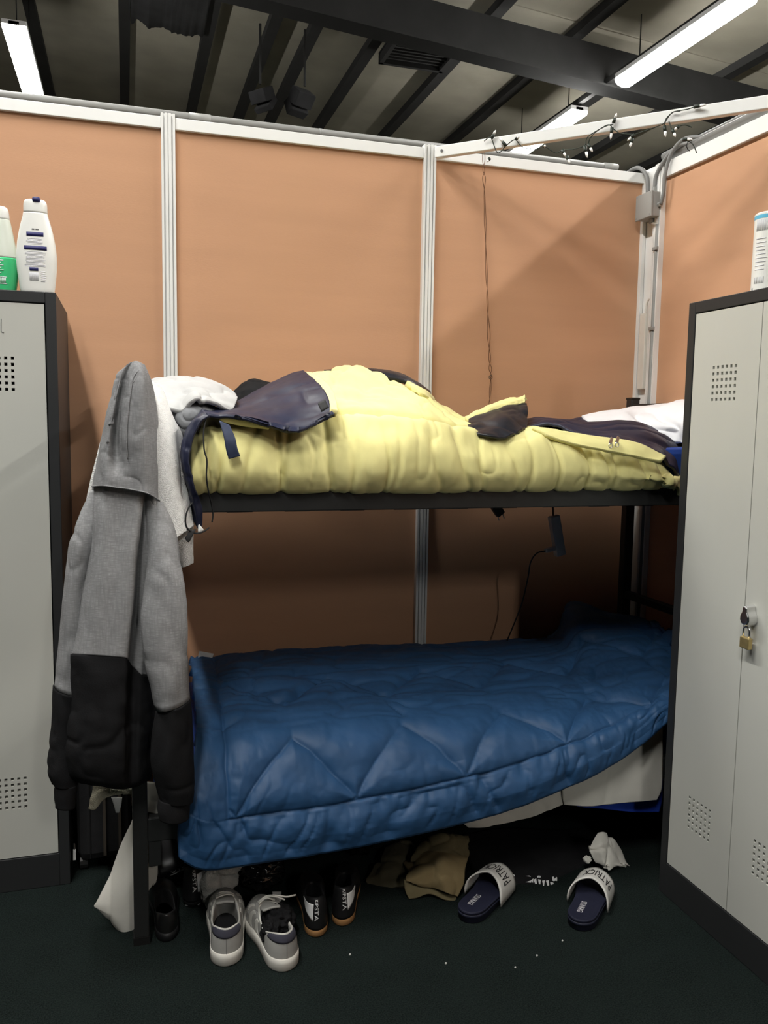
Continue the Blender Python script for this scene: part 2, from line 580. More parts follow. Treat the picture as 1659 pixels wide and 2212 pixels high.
# ================================================================== BUNK BED
BX0, BX1, BY0, BY1 = 0.0, 2.04, 2.265, 3.08
bed = tag(empty('bunk_bed', (1.0, 2.67, 0)), 'black metal bunk bed standing against the tan partition', 'bunk bed')


def bx(name, m, parent, *d, bevel=0.004):
    """box given in world coordinates under a parent that stands at its own base."""
    o = MB().box(*d).build(name, m, parent, bevel=bevel)
    return o


def under(o, parent):
    """parent that keeps world coordinates of the mesh."""
    o.parent = parent
    o.matrix_parent_inverse = Matrix.Translation(-Vector(parent.location))
    return o


def part(mb, name, m, parent, smooth=False, bevel=0.0):
    o = mb.build(name, m, None, smooth, bevel)
    return under(o, parent) if parent is not None else o


for x in (BX0, BX1 - .04):
    for y in (BY0, BY1 - .04):
        p = part(MB().box(x, x + .04, y, y + .04, .02, 1.555), 'post', 'bed_black', bed, bevel=.004)
        under_foot = MB().box(x - .002, x + .042, y - .002, y + .042, 0, .022).build('foot_cap', 'black_plastic')
        under_foot.parent = p
        MB().box(x - .001, x + .041, y - .001, y + .041, 1.553, 1.562).build('top_cap', 'black_plastic', p, bevel=.002)
for y in (BY0 + .004, BY1 - .034):
    part(MB().box(BX0 + .04, BX1 - .04, y, y + .03, 1.194, 1.25), 'side_rail', 'bed_black', bed, bevel=.003)
    part(MB().box(BX0 + .04, BX1 - .04, y, y + .03, .29, .358), 'side_rail', 'bed_black', bed, bevel=.003)
for x in (BX0 + .005, BX1 - .035):
    for z0, z1 in ((1.50, 1.535), (1.2, 1.245), (.29, .35), (.72, .75)):
        part(MB().box(x, x + .03, BY0 + .04, BY1 - .04, z0, z1), 'end_rail', 'bed_black', bed, bevel=.003)
for z in (1.19, .295):
    for k in range(12):
        x = .10 + k * .16
        part(MB().box(x, x + .07, BY0 + .034, BY1 - .034, z, z + .012), 'slat', 'bed_black', bed)
part(MB().box(.041, .075, BY0 + .006, BY0 + .03, .218, .36), 'bracket', 'bed_black', bed, bevel=.003)
part(MB().prism([(1.96, 1.195), (2.0, 1.195), (2.0, 1.12), (1.975, 1.13)], BY1 - .032, BY1 - .01, 'y'), 'bracket', 'bed_black', bed)

# mattresses
um = tag(MB().box(.065, 1.975, 2.325, 3.03, 1.204, 1.375).build('mattress', 'mattress_blue', bevel=.02), 'blue mattress under the yellow sleeping bag on the upper bunk', 'mattress', 'bunk mattresses')
lm = tag(MB().box(.065, 1.975, 2.325, 3.03, .309, .50).build('mattress', 'mattress_blue', bevel=.02), 'blue mattress under the quilted duvet on the lower bunk', 'mattress', 'bunk mattresses')

# ================================================================== SLEEPING BAG
sb = tag(empty('sleeping_bag', (.95, 2.6, 1.378)), 'crumpled yellow-lined sleeping bag with navy shell heaped on the upper bunk', 'sleeping bag')
crest = [(405, 905), (440, 893), (500, 880), (560, 850), (620, 815), (660, 803), (700, 796), (760, 794), (820, 803), (870, 822), (930, 852), (1000, 888),
         (1050, 912), (1110, 922), (1180, 915), (1250, 918), (1330, 925), (1400, 935), (1460, 985), (1480, 1010)]
cp = np.array([at(a, b, 2.72) for a, b in crest])
fr = [(405, 960), (440, 918), (500, 912), (560, 926), (640, 932), (720, 925), (800, 915), (880, 915), (960, 925), (1010, 935), (1060, 945), (1120, 935), (1180, 925),
      (1240, 940), (1300, 955), (1360, 965), (1420, 985), (1460, 1020), (1480, 1050)]
fp = np.array([at(a, b, 2.27) for a, b in fr])
XL, XR = at(414, 1000, 2.24)[0], 1.80
nx, ns = 300, 130
xs = np.linspace(XL, XR, nx)
zc = np.interp(xs * 1.09 + .01, cp[:, 0], cp[:, 2])
zf = np.interp(xs, fp[:, 0], fp[:, 2])
k = np.ones(9) / 9
zc = np.convolve(np.pad(zc, 4, 'edge'), k, 'valid')
zf = np.convolve(np.pad(zf, 4, 'edge'), k, 'valid')
endr = np.clip((xs - 1.56) / (XR - 1.56), 0, 1) ** 2
rows = []
for i, x in enumerate(xs):
    yo = .16 * endr[i]
    zb = 1.245 + .03 * endr[i]
    hi = max(zc[i], 1.41)
    t = x / 1.8
    sk = lambda y: (y - 2.27) * .09 / 1.0
    prof = [(2.98, 1.385), (3.0, 1.40 + .35 * (hi - 1.41)), (2.9, hi - .02 - .1 * (hi - 1.41)), (2.74, hi), (2.55, .62 * hi + .38 * zf[i]), (2.40 + yo * .5, .25 * hi + .75 * zf[i] + .004),
            (2.29 + yo * .8, zf[i] - .006), (2.238 + yo, zf[i] - .055), (2.222 + yo, (zf[i] + zb) / 2 - .02), (2.232 + yo, zb + .03), (2.262 + yo, zb - .001), (2.31 + yo, zb + .012)]
    rows.append([(x + sk(y), y, z) for y, z in prof])
G = net(rows, ns, nx)          # axis0 along x
# puffed baffles: creases across the front of the bag
cre = [(452, 446), (480, 470), (566, 520), (604, 612), (636, 604), (712, 718), (770, 762), (830, 838), (868, 852), (930, 950), (985, 1012), (1050, 1040), (1096, 1118), (1150, 1140), (1195, 1205),
       (1262, 1272), (1296, 1322), (1340, 1330), (1388, 1400), (1440, 1440)]
cx = np.array([[at(a, 930, 2.24)[0], at(b, 1060, 2.24)[0]] for a, b in cre])
dep = np.array([.3, 1, .25, .9, .7, 1, .4, .9, .35, .6, .5, .9, .5, .8, .9, 1, .7, .8, .5, .5])
N = normals(G.transpose(1, 0, 2)).transpose(1, 0, 2)
zz = np.clip((G[..., 2] - 1.25) / .2, 0, 1.6)
wob = .012 * vnoise(np.stack([G[..., 0] * 6, G[..., 2] * 9, G[..., 1] * 9], -1), 3)
X_ = G[..., 0] + wob - .09 * np.clip(G[..., 1] - 2.3, 0, 1)
d = np.zeros(G.shape[:2])
dn = np.full(G.shape[:2], 9.0)
fade = np.exp(-np.clip((G[..., 2] - 1.385) / .05, 0, 9) ** 2 * .5) * np.exp(-np.clip((G[..., 1] - 2.30) / .10, 0, 9) ** 2)
low = .55 + .45 * np.cos(np.clip(zz, 0, 1) * 2.4)
for (xt, xb), dd in zip(cx, dep):
    c_ = xb + (xt - xb) * zz
    dist = np.abs(X_ - c_)
    d -= .014 * dd * fade * np.exp(-(dist / .0065) ** 2) * low
    dn = np.minimum(dn, dist / max(dd, .3) + (1 - fade) * .05)
d += .006 * (1 - np.exp(-(dn / .04) ** 2)) * fade + .006 * (1 - fade)
Pn = G
frontm = np.exp(-np.clip((G[..., 1] - 2.36) / .1, 0, 9) ** 2)
d += .014 * fbm(Pn * np.array([6, 6, 6]), 10, 2) * (1 - .6 * frontm)
d += .006 * fbm(Pn * np.array([18, 12, 9]), 11, 4)
Qw = Pn * np.array([24, 9, 4.5]) + .55 * np.stack([vnoise(Pn * 9, 4), vnoise(Pn * 9, 14), vnoise(Pn * 9, 24)], -1)
d -= .005 * ridge(Qw, 21) * (.35 + .65 * frontm)
Qt = Pn * np.array([6, 9, 8]) + 1.1 * np.stack([vnoise(Pn * 5, 6), vnoise(Pn * 5, 16), vnoise(Pn * 5, 26)], -1)
d -= .017 * ridge(Qt + 1.2, 33) * (1 - frontm)
# the front tier tucks in under the heap behind it
tuck = 2.372 + .022 * vnoise(np.stack([G[..., 0] * 7, 0 * d, 0 * d], -1), 51)
tm = np.clip((G[..., 0] - .40) / .1, 0, 1) * np.clip((1.12 - G[..., 0]) / .12, 0, 1)
d -= .026 * tm * np.exp(-((G[..., 1] - tuck) / .018) ** 2)
d += .012 * tm * np.exp(-((G[..., 1] - tuck + .05) / .03) ** 2)
# long folds sweeping down the right flank of the heap
for k_, (xa, xb) in enumerate(((.72, .98), (.80, 1.06), (.90, 1.14))):
    ln = xa + (xb - xa) * np.clip((2.80 - G[..., 1]) / .42, 0, 1)
    d -= .014 * np.exp(-((G[..., 0] - ln + .01 * vnoise(G * 9, 60 + k_)) / .014) ** 2) * np.clip((G[..., 1] - 2.38) / .05, 0, 1) * np.clip((2.72 - G[..., 1]) / .08, 0, 1)
    d += .010 * np.exp(-((G[..., 0] - ln + .03) / .02) ** 2) * np.clip((G[..., 1] - 2.38) / .05, 0, 1)
d -= .006 * ridge(Pn * np.array([13, 18, 11]) + 4.2, 37) * (1 - frontm)
lock = np.ones(ns)
lock[:6] = 0
lock[-30:] = np.linspace(1, .15, 30)
G = G + N * (d * lock[None, :])[..., None]
bag_body = under(grid_mesh('yellow_lining', G.transpose(1, 0, 2), 'lining_yellow', None, .012), sb)


def cl(name, m, rows, parent=sb, **kw):
    return under(cloth(name, rows, m, None, **kw), parent)


# navy flap turned back over the yellow lining
cl('navy_flap', 'shell_navy', [
    [(452, 884, 2.60), (520, 862, 2.66), (575, 832, 2.70), (625, 808, 2.72), (655, 800, 2.72)],
    [(446, 884, 2.44), (520, 872, 2.50), (585, 846, 2.52), (640, 826, 2.54), (682, 822, 2.52)],
    [(442, 886, 2.32), (515, 886, 2.36), (590, 880, 2.36), (655, 866, 2.36), (706, 852, 2.34)],
    [(440, 890, 2.25), (510, 893, 2.24), (580, 912, 2.215), (645, 922, 2.205), (718, 888, 2.22)],
    [(440, 896, 2.235), (510, 899, 2.222), (582, 920, 2.205), (648, 931, 2.196), (724, 896, 2.215)]],
    nu=80, nv=70, thick=.008, amp=.005, freq=13, seed=2, ramp=.005, rfreq=11)
cl('flap_edge', 'lining_yellow', [
    [(655, 802, 2.71), (672, 803, 2.71)], [(684, 824, 2.52), (702, 822, 2.53)], [(706, 856, 2.345), (722, 850, 2.35)], [(716, 884, 2.22), (730, 888, 2.23)]],
    nu=8, nv=40, thick=.02, amp=.003, freq=30, seed=4)
cl('yellow_pocket', 'lining_yellow', [
    [(468, 899, 2.235), (520, 903, 2.225), (585, 922, 2.21)], [(480, 912, 2.24), (530, 922, 2.235), (580, 928, 2.222)]], nu=20, nv=8, thick=.004, amp=.001)
v = np.array([at(684, 876, 2.222), at(700, 868, 2.222), at(708, 884, 2.205), at(692, 894, 2.203)])
G2 = net([[v[0], v[1]], [v[3], v[2]]], 6, 6)
under(grid_mesh('hook_patch', G2 + np.array([0, -.012, .006]), 'print_black', None, .003), sb)
# strap, rim and drawcord at the open end
cl('strap_tab', 'strap_blue', [[(474, 908, 2.215), (496, 918, 2.212)], [(484, 945, 2.195), (508, 945, 2.195)], [(488, 970, 2.192), (513, 968, 2.192)], [(494, 992, 2.195), (519, 985, 2.195)]],
   nu=8, nv=24, thick=.003, amp=.0015, freq=30)
cl('shell_rim', 'shell_navy', [
    [(436, 882, 2.32), (442, 888, 2.22), (452, 897, 2.200)],
    [(408, 914, 2.33), (416, 910, 2.22), (430, 914, 2.196)],
    [(392, 952, 2.34), (397, 946, 2.215), (412, 953, 2.190)],
    [(388, 985, 2.34), (391, 985, 2.21), (406, 990, 2.186)],
    [(392, 1020, 2.34), (396, 1020, 2.21), (410, 1024, 2.186)],
    [(402, 1060, 2.33), (408, 1058, 2.21), (421, 1060, 2.195)],
    [(408, 1090, 2.32), (416, 1092, 2.22), (434, 1084, 2.22)],
    [(416, 1120, 2.30), (422, 1122, 2.23), (438, 1118, 2.235)],
    [(422, 1140, 2.29), (428, 1142, 2.24), (436, 1140, 2.245)]],
   nu=18, nv=70, thick=.006, amp=.003, freq=34, seed=8, ramp=.004, rfreq=26)


def cord(name, pts, r, m, parent, n=60, sides=6):
    return part(MB().tube([at(*p) for p in pts], r, sides, smooth=n), name, m, parent, smooth=True)


cord('drawcord', [(446, 900, 2.215), (440, 930, 2.2), (441, 970, 2.19), (447, 995, 2.188), (446, 1030, 2.192), (451, 1065, 2.205), (456, 1085, 2.225), (460, 1110, 2.235), (458, 1128, 2.235)], .0022, 'print_black', sb)
cord('drawcord', [(428, 1080, 2.235), (412, 1090, 2.21), (402, 1112, 2.20), (402, 1135, 2.2), (412, 1148, 2.205), (425, 1152, 2.21), (440, 1148, 2.22), (452, 1140, 2.23)], .0022, 'print_black', sb)
cl('cord_toggle', 'print_black', [[(408, 1148, 2.205), (424, 1142, 2.205)], [(400, 1162, 2.2), (412, 1166, 2.2)], [(404, 1170, 2.2), (408, 1172, 2.2)]], nu=6, nv=8, thick=.006, amp=0)
cl('care_label', 'tag_white', [[(428, 1135, 2.225), (430, 1132, 2.225)], [(428, 1152, 2.22), (441, 1145, 2.225)]], nu=4, nv=4, thick=.001, amp=0)
# dark shell seen behind and to the right
cl('back_shell', 'shell_black', [
    [(700, 800, 2.95), (780, 796, 2.95), (840, 799, 2.95), (880, 812, 2.95), (930, 845, 2.95)],
    [(700, 799, 2.82), (780, 795, 2.82), (838, 802, 2.80), (886, 818, 2.80), (930, 850, 2.82)],
    [(700, 806, 2.78), (780, 806, 2.78), (850, 815, 2.76), (885, 826, 2.76), (930, 860, 2.78)]], nu=40, nv=20, thick=.015, amp=.004, freq=20, seed=5)
cl('lining_fold', 'lining_yellow', [
    [(880, 822, 2.74), (900, 832, 2.76), (925, 846, 2.78), (938, 860, 2.8)],
    [(886, 833, 2.68), (905, 836, 2.66), (928, 850, 2.68), (940, 866, 2.72)],
    [(890, 846, 2.66), (908, 850, 2.63), (930, 862, 2.64), (944, 876, 2.7)]], nu=30, nv=20, thick=.02, amp=.004, freq=30, seed=6)
cl('navy_top', 'shell_navy', [
    [(1095, 935, 2.42), (1150, 912, 2.40), (1200, 908, 2.36), (1260, 938, 2.29), (1330, 950, 2.25), (1400, 963, 2.25), (1452, 1002, 2.27), (1470, 1045, 2.31)],
    [(1100, 925, 2.50), (1150, 906, 2.48), (1205, 905, 2.46), (1270, 925, 2.40), (1340, 930, 2.36), (1405, 942, 2.35), (1460, 975, 2.36), (1482, 1040, 2.38)],
    [(1105, 918, 2.65), (1150, 902, 2.64), (1210, 906, 2.62), (1275, 912, 2.58), (1345, 910, 2.54), (1405, 922, 2.50), (1465, 955, 2.46), (1492, 1020, 2.46)],
    [(1110, 918, 2.88), (1155, 901, 2.88), (1215, 904, 2.86), (1270, 898, 2.82), (1340, 901, 2.76), (1400, 910, 2.70), (1462, 940, 2.62), (1500, 1000, 2.56)]],
   nu=130, nv=70, thick=.010, amp=.008, freq=12, seed=12, ramp=.012, rfreq=10, stretch=(.6, 1.3, 1))
cl('black_pocket', 'shell_black', [
    [(1012, 904, 2.49), (1045, 892, 2.49), (1090, 876, 2.49), (1138, 868, 2.49)],
    [(1010, 918, 2.40), (1050, 915, 2.36), (1095, 900, 2.36), (1141, 890, 2.42)],
    [(1018, 928, 2.32), (1060, 932, 2.28), (1105, 924, 2.30), (1142, 910, 2.38)],
    [(1035, 935, 2.275), (1065, 940, 2.255), (1100, 937, 2.26), (1128, 926, 2.30)]],
   nu=50, nv=40, thick=.008, amp=.005, freq=16, seed=14, ramp=.006, rfreq=13)
cl('lining_fold', 'lining_yellow', [
    [(1004, 900, 2.56), (1045, 880, 2.56), (1090, 862, 2.56), (1118, 858, 2.56), (1134, 853, 2.56)],
    [(1005, 902, 2.52), (1045, 884, 2.50), (1090, 868, 2.50), (1118, 862, 2.50), (1134, 860, 2.52)],
    [(1008, 906, 2.50), (1048, 892, 2.485), (1090, 878, 2.485), (1118, 872, 2.485), (1134, 869, 2.49)]],
   nu=60, nv=20, thick=.018, amp=.006, freq=40, seed=15)
cl('zip_flap', 'lining_yellow', [
    [(1150, 922, 2.29), (1215, 930, 2.262), (1290, 942, 2.236), (1370, 953, 2.224), (1440, 985, 2.225)],
    [(1165, 930, 2.27), (1230, 945, 2.238), (1300, 958, 2.212), (1370, 970, 2.203), (1435, 990, 2.208)],
    [(1180, 938, 2.255), (1245, 958, 2.222), (1310, 972, 2.20), (1370, 984, 2.192), (1428, 994, 2.195)]],
   nu=60, nv=20, thick=.012, amp=.003, freq=22, seed=16)
for (a, b, c_) in (((1322, 946), (1318, 958), 0), ((1336, 944), (1332, 956), 1)):
    p0, p1 = at(*a, 2.205), at(*b, 2.19)
    mb = MB().bar(p0, p1, .009, .004, up=(0, -1, .2))
    mb.tube([p1 + np.array([math.cos(t) * .006, -.003, -.006 + math.sin(t) * .007]) for t in np.linspace(0, 2 * math.pi, 13)], .0014, 5, cap=False)
    part(mb, 'zip_pull', 'steel', sb)

# ---- pillow of the upper bunk
pl = tag(empty('pillow', (1.85, 2.75, 1.38)), 'white crumpled pillow behind the sleeping bag by the right locker', 'pillow')
cl('pillow_body', 'pillow_white', [
    [(1255, 905, 2.86), (1330, 895, 2.93), (1410, 885, 2.95), (1500, 875, 2.95), (1560, 900, 2.93)],
    [(1258, 900, 2.80), (1320, 884, 2.82), (1400, 872, 2.82), (1490, 862, 2.80), (1570, 880, 2.80)],
    [(1265, 905, 2.70), (1330, 893, 2.68), (1405, 885, 2.64), (1490, 872, 2.58), (1590, 890, 2.56)],
    [(1290, 925, 2.62), (1350, 922, 2.58), (1420, 915, 2.52), (1500, 905, 2.44), (1620, 910, 2.42)],
    [(1310, 945, 2.60), (1380, 950, 2.54), (1440, 950, 2.48), (1510, 958, 2.41), (1640, 960, 2.40)]],
   parent=pl, nu=90, nv=70, thick=.03, amp=.010, freq=10, seed=31, ramp=.022, rfreq=8)

# ================================================================== CLOTHES ON THE HEAD END
ts = tag(empty('tshirt', (.25, 2.5, 1.378)), 'pale grey T-shirt dumped on the upper bunk beside the white towel', 'T-shirt')
cl('shirt_body', 'tshirt_grey', [
    [(322, 835, 2.72), (375, 820, 2.75), (430, 820, 2.75), (475, 835, 2.75), (505, 855, 2.75)],
    [(322, 822, 2.60), (372, 812, 2.62), (428, 814, 2.62), (480, 832, 2.62), (512, 850, 2.62)],
    [(330, 838, 2.46), (378, 832, 2.46), (425, 832, 2.46), (475, 845, 2.48), (512, 862, 2.50)],
    [(345, 862, 2.36), (388, 868, 2.34), (420, 852, 2.32), (462, 858, 2.36), (508, 876, 2.40)],
    [(360, 880, 2.32), (392, 880, 2.31), (420, 860, 2.295), (462, 868, 2.33), (500, 886, 2.37)]],
   parent=ts, nu=70, nv=60, thick=.012, amp=.006, freq=16, seed=41, ramp=.009, rfreq=13)
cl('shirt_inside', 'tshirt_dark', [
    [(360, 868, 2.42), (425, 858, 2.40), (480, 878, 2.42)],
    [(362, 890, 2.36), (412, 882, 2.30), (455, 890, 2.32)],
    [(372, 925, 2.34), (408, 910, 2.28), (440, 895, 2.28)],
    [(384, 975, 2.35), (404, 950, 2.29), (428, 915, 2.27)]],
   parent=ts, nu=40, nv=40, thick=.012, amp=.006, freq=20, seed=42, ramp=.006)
tag(cloth('dark_garment', [
    [(500, 880, 2.95), (530, 842, 2.95), (560, 835, 2.95), (600, 850, 2.95)],
    [(500, 850, 2.82), (535, 822, 2.82), (562, 819, 2.82), (600, 830, 2.82)],
    [(506, 860, 2.70), (535, 845, 2.70), (565, 838, 2.72), (600, 845, 2.76)],
    [(508, 892, 2.60), (535, 888, 2.62), (570, 875, 2.66), (600, 868, 2.72)]], 'cloth_black', None, nu=40, nv=40, thick=.03, amp=.006, freq=18, seed=43, ramp=.006),
    'black garment crumpled behind the navy flap of the sleeping bag', 'garment')

# ---- white towel over the end of the bed
tw = tag(empty('towel', (.05, 2.30, .45)), 'white terry towel hanging over the bed end behind the grey hoodie', 'towel')
cl('front_drop', 'towel_white', [
    [(262, 835, 2.34), (285, 822, 2.32), (305, 815, 2.31), (322, 816, 2.31), (337, 826, 2.33), (347, 834, 2.37)],
    [(236, 880, 2.31), (268, 880, 2.27), (305, 878, 2.255), (340, 872, 2.25), (364, 884, 2.265), (374, 896, 2.32)],
    [(214, 960, 2.285), (255, 960, 2.25), (305, 960, 2.225), (352, 952, 2.215), (382, 950, 2.23), (398, 945, 2.29)],
    [(190, 1060, 2.28), (250, 1060, 2.25), (310, 1060, 2.215), (362, 1055, 2.19), (388, 1050, 2.205), (409, 1042, 2.26)],
    [(182, 1110, 2.275), (245, 1115, 2.25), (312, 1120, 2.21), (370, 1118, 2.182), (398, 1105, 2.195), (417, 1090, 2.245)],
    [(178, 1150, 2.27), (242, 1155, 2.25), (315, 1162, 2.21), (374, 1163, 2.178), (402, 1150, 2.19), (424, 1134, 2.235)]],
   parent=tw, nu=80, nv=110, thick=.010, amp=.004, freq=20, seed=51, stretch=(1, 1, .3), ramp=.006, rfreq=14)
cl('back_drop', 'towel_white', [
    [(330, 1100, 2.31), (370, 1100, 2.30), (400, 1100, 2.30), (419, 1100, 2.31)],
    [(335, 1160, 2.31), (375, 1160, 2.29), (402, 1160, 2.29), (418, 1158, 2.30)],
    [(340, 1200, 2.31), (380, 1200, 2.29), (402, 1200, 2.28), (418, 1195, 2.295)],
    [(350, 1225, 2.31), (385, 1226, 2.29), (400, 1224, 2.28), (418, 1216, 2.295)]],
   parent=tw, nu=30, nv=40, thick=.010, amp=.003, freq=20, seed=52)
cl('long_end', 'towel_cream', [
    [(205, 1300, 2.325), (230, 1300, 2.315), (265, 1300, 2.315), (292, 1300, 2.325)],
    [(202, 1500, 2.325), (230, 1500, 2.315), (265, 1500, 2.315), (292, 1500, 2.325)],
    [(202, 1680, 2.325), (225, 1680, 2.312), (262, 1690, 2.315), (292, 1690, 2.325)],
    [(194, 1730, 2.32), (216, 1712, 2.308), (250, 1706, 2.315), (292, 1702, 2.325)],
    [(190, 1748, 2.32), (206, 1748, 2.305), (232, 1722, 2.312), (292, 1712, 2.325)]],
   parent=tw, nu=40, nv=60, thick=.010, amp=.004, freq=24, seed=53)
cl('hanging_loop', 'tag_white', [[(240, 1722, 2.335), (264, 1722, 2.335)], [(246, 1740, 2.33), (262, 1738, 2.33)], [(250, 1756, 2.33), (257, 1756, 2.33)]], parent=tw, nu=6, nv=10, thick=.004, amp=.001)

# ================================================================== HOODIE
hd = tag(empty('hoodie', (.02, 2.2, .45)), 'grey hooded sweatshirt with black lower half hanging from the bed post', 'hoodie')
cl('hood', 'hood_grey', [
    [(276, 790, 2.225), (281, 784, 2.215), (286, 782, 2.215), (292, 780, 2.205), (302, 781, 2.205), (313, 788, 2.235)],
    [(253, 806, 2.235), (263, 802, 2.205), (276, 801, 2.212), (289, 800, 2.188), (308, 800, 2.185), (321, 808, 2.235)],
    [(242, 840, 2.24), (254, 839, 2.195), (267, 838, 2.208), (281, 837, 2.175), (310, 836, 2.168), (332, 838, 2.235)],
    [(230, 890, 2.24), (243, 889, 2.185), (258, 888, 2.204), (273, 887, 2.168), (312, 885, 2.158), (339, 884, 2.23)],
    [(219, 945, 2.24), (234, 944, 2.178), (253, 944, 2.200), (269, 943, 2.162), (314, 941, 2.152), (345, 940, 2.23)],
    [(209, 995, 2.24), (228, 994, 2.172), (252, 993, 2.186), (272, 992, 2.160), (317, 993, 2.150), (349, 996, 2.23)],
    [(202, 1030, 2.24), (224, 1028, 2.168), (252, 1030, 2.160), (278, 1032, 2.156), (320, 1040, 2.152), (352, 1048, 2.23)],
    [(198, 1050, 2.24), (222, 1048, 2.166), (252, 1052, 2.156), (282, 1056, 2.152), (322, 1066, 2.152), (355, 1088, 2.23)]],
   parent=hd, nu=100, nv=120, thick=.006, amp=.0025, freq=20, seed=61, ramp=.002, rfreq=18)
for pts in ([(300, 800, 2.184), (288, 815, 2.178), (284, 838, 2.171), (277, 887, 2.162), (273, 943, 2.156), (276, 992, 2.154)], [(318, 806, 2.215), (300, 812, 2.18), (286, 828, 2.174)]):
    part(MB().tube([at(*p) + np.array([0, -.0015, 0]) for p in pts], .0016, 5, smooth=40), 'stitching', 'hood_grey', hd, smooth=True)
part(MB().tube([at(*p) for p in ((198, 1051, 2.235), (222, 1049, 2.162), (252, 1053, 2.152), (282, 1057, 2.148), (322, 1067, 2.148), (355, 1089, 2.225))], .0022, 5, smooth=50), 'neck_seam', 'hood_grey', hd, smooth=True)
TR = [
    [(200, 1050, 2.25), (225, 1050, 2.185), (270, 1053, 2.178), (300, 1058, 2.172), (308, 1060, 2.18), (316, 1063, 2.20), (332, 1070, 2.185), (353, 1085, 2.24)],
    [(192, 1110, 2.25), (215, 1110, 2.175), (262, 1110, 2.165), (297, 1112, 2.160), (305, 1113, 2.18), (311, 1114, 2.205), (338, 1118, 2.18), (368, 1120, 2.24)],
    [(182, 1190, 2.25), (208, 1190, 2.17), (255, 1190, 2.155), (289, 1190, 2.152), (298, 1190, 2.18), (304, 1190, 2.205), (335, 1192, 2.18), (376, 1195, 2.24)],
    [(170, 1270, 2.25), (196, 1270, 2.165), (248, 1270, 2.15), (283, 1270, 2.148), (292, 1270, 2.18), (298, 1270, 2.205), (325, 1275, 2.185), (370, 1280, 2.24)],
    [(154, 1350, 2.25), (184, 1350, 2.162), (240, 1350, 2.146), (277, 1350, 2.145), (286, 1350, 2.178), (292, 1350, 2.203), (315, 1365, 2.19), (355, 1370, 2.24)],
    [(138, 1412, 2.25), (172, 1414, 2.158), (234, 1418, 2.142), (272, 1421, 2.143), (279, 1426, 2.176), (286, 1440, 2.20), (308, 1458, 2.19), (345, 1460, 2.24)]]
TB = [TR[-1],
      [(134, 1480, 2.25), (172, 1482, 2.158), (232, 1485, 2.142), (270, 1490, 2.143), (278, 1492, 2.17), (286, 1500, 2.19), (308, 1508, 2.185), (345, 1510, 2.24)],
      [(128, 1560, 2.25), (168, 1560, 2.155), (230, 1560, 2.14), (268, 1560, 2.143), (277, 1560, 2.165), (286, 1565, 2.185), (306, 1570, 2.182), (340, 1570, 2.24)],
      [(124, 1630, 2.25), (165, 1632, 2.155), (228, 1636, 2.14), (266, 1636, 2.143), (276, 1635, 2.16), (285, 1635, 2.18), (304, 1635, 2.18), (334, 1630, 2.24)],
      [(130, 1672, 2.25), (168, 1680, 2.165), (228, 1688, 2.15), (264, 1690, 2.155), (275, 1690, 2.17), (284, 1688, 2.185), (302, 1684, 2.185), (328, 1672, 2.24)],
      [(150, 1690, 2.25), (178, 1698, 2.19), (228, 1706, 2.18), (262, 1706, 2.185), (273, 1705, 2.195), (283, 1702, 2.205), (300, 1698, 2.205), (322, 1686, 2.24)]]
cl('torso', 'heather_grey', TR, parent=hd, nu=110, nv=110, thick=.012, amp=.0035, freq=14, seed=62, ramp=.003, rfreq=12, stretch=(1, 1, .5))
cl('lower_torso', 'hoodie_black', TB, parent=hd, nu=90, nv=80, thick=.014, amp=.005, freq=14, seed=63, ramp=.006, rfreq=12)


def sleeve(name, m, rows, seed, parent, n=40, rings=60):
    """rows: (left px, right px, y left px, y right px, Y, half depth)."""
    R_ = []
    for (xl, xr, yl, yr, Y, hd_) in rows:
        a, b = at(xl, yl, Y), at(xr, yr, Y)
        c, hx = (a + b) / 2, (b - a) / 2
        ring = [c + hx * math.cos(t) + np.array([0, hd_, 0]) * math.sin(t) for t in np.linspace(0, 2 * math.pi, n, endpoint=False)]
        R_.append(ring)
    R_ = cr(np.array(R_), rings)
    C = R_.mean(1, keepdims=True)
    Nn = R_ - C
    Nn /= np.linalg.norm(Nn, axis=2)[..., None]
    dd = .006 * fbm(R_ * np.array([14, 14, 7]), seed) - .005 * ridge(R_ * np.array([18, 18, 7]) + .8 * vnoise(R_ * 9, seed)[..., None], seed + 3)
    R_ = R_ + Nn * dd[..., None]
    return part(MB().rings(R_), name, m, parent, smooth=True)


sl = sleeve('sleeve', 'heather_grey', [(194, 216, 1060, 1058, 2.245, .012), (172, 216, 1110, 1110, 2.24, .03), (152, 212, 1165, 1165, 2.235, .04), (143, 200, 1225, 1225, 2.235, .04), (134, 192, 1300, 1300, 2.235, .04),
                                       (124, 182, 1400, 1402, 2.235, .04), (114, 176, 1480, 1500, 2.235, .042)], 71, hd)
o = sleeve('sleeve_lower', 'hoodie_black', [(114, 176, 1481, 1501, 2.235, .041), (110, 174, 1560, 1570, 2.235, .042), (101, 172, 1625, 1635, 2.235, .042), (100, 170, 1662, 1668, 2.235, .042), (112, 168, 1692, 1694, 2.235, .034)], 72, hd)
o = sleeve('cuff', 'hoodie_black', [(115, 167, 1690, 1692, 2.235, .031), (114, 166, 1715, 1717, 2.235, .032), (116, 164, 1740, 1742, 2.235, .031)], 73, hd, rings=16)
sl = sleeve('sleeve', 'heather_grey', [(316, 356, 1075, 1086, 2.205, .02), (318, 376, 1130, 1136, 2.19, .035), (318, 390, 1200, 1200, 2.175, .045), (310, 400, 1280, 1270, 2.165, .048), (303, 404, 1340, 1335, 2.16, .048),
                                       (311, 407, 1420, 1410, 2.158, .048), (335, 412, 1532, 1506, 2.156, .05)], 74, hd)
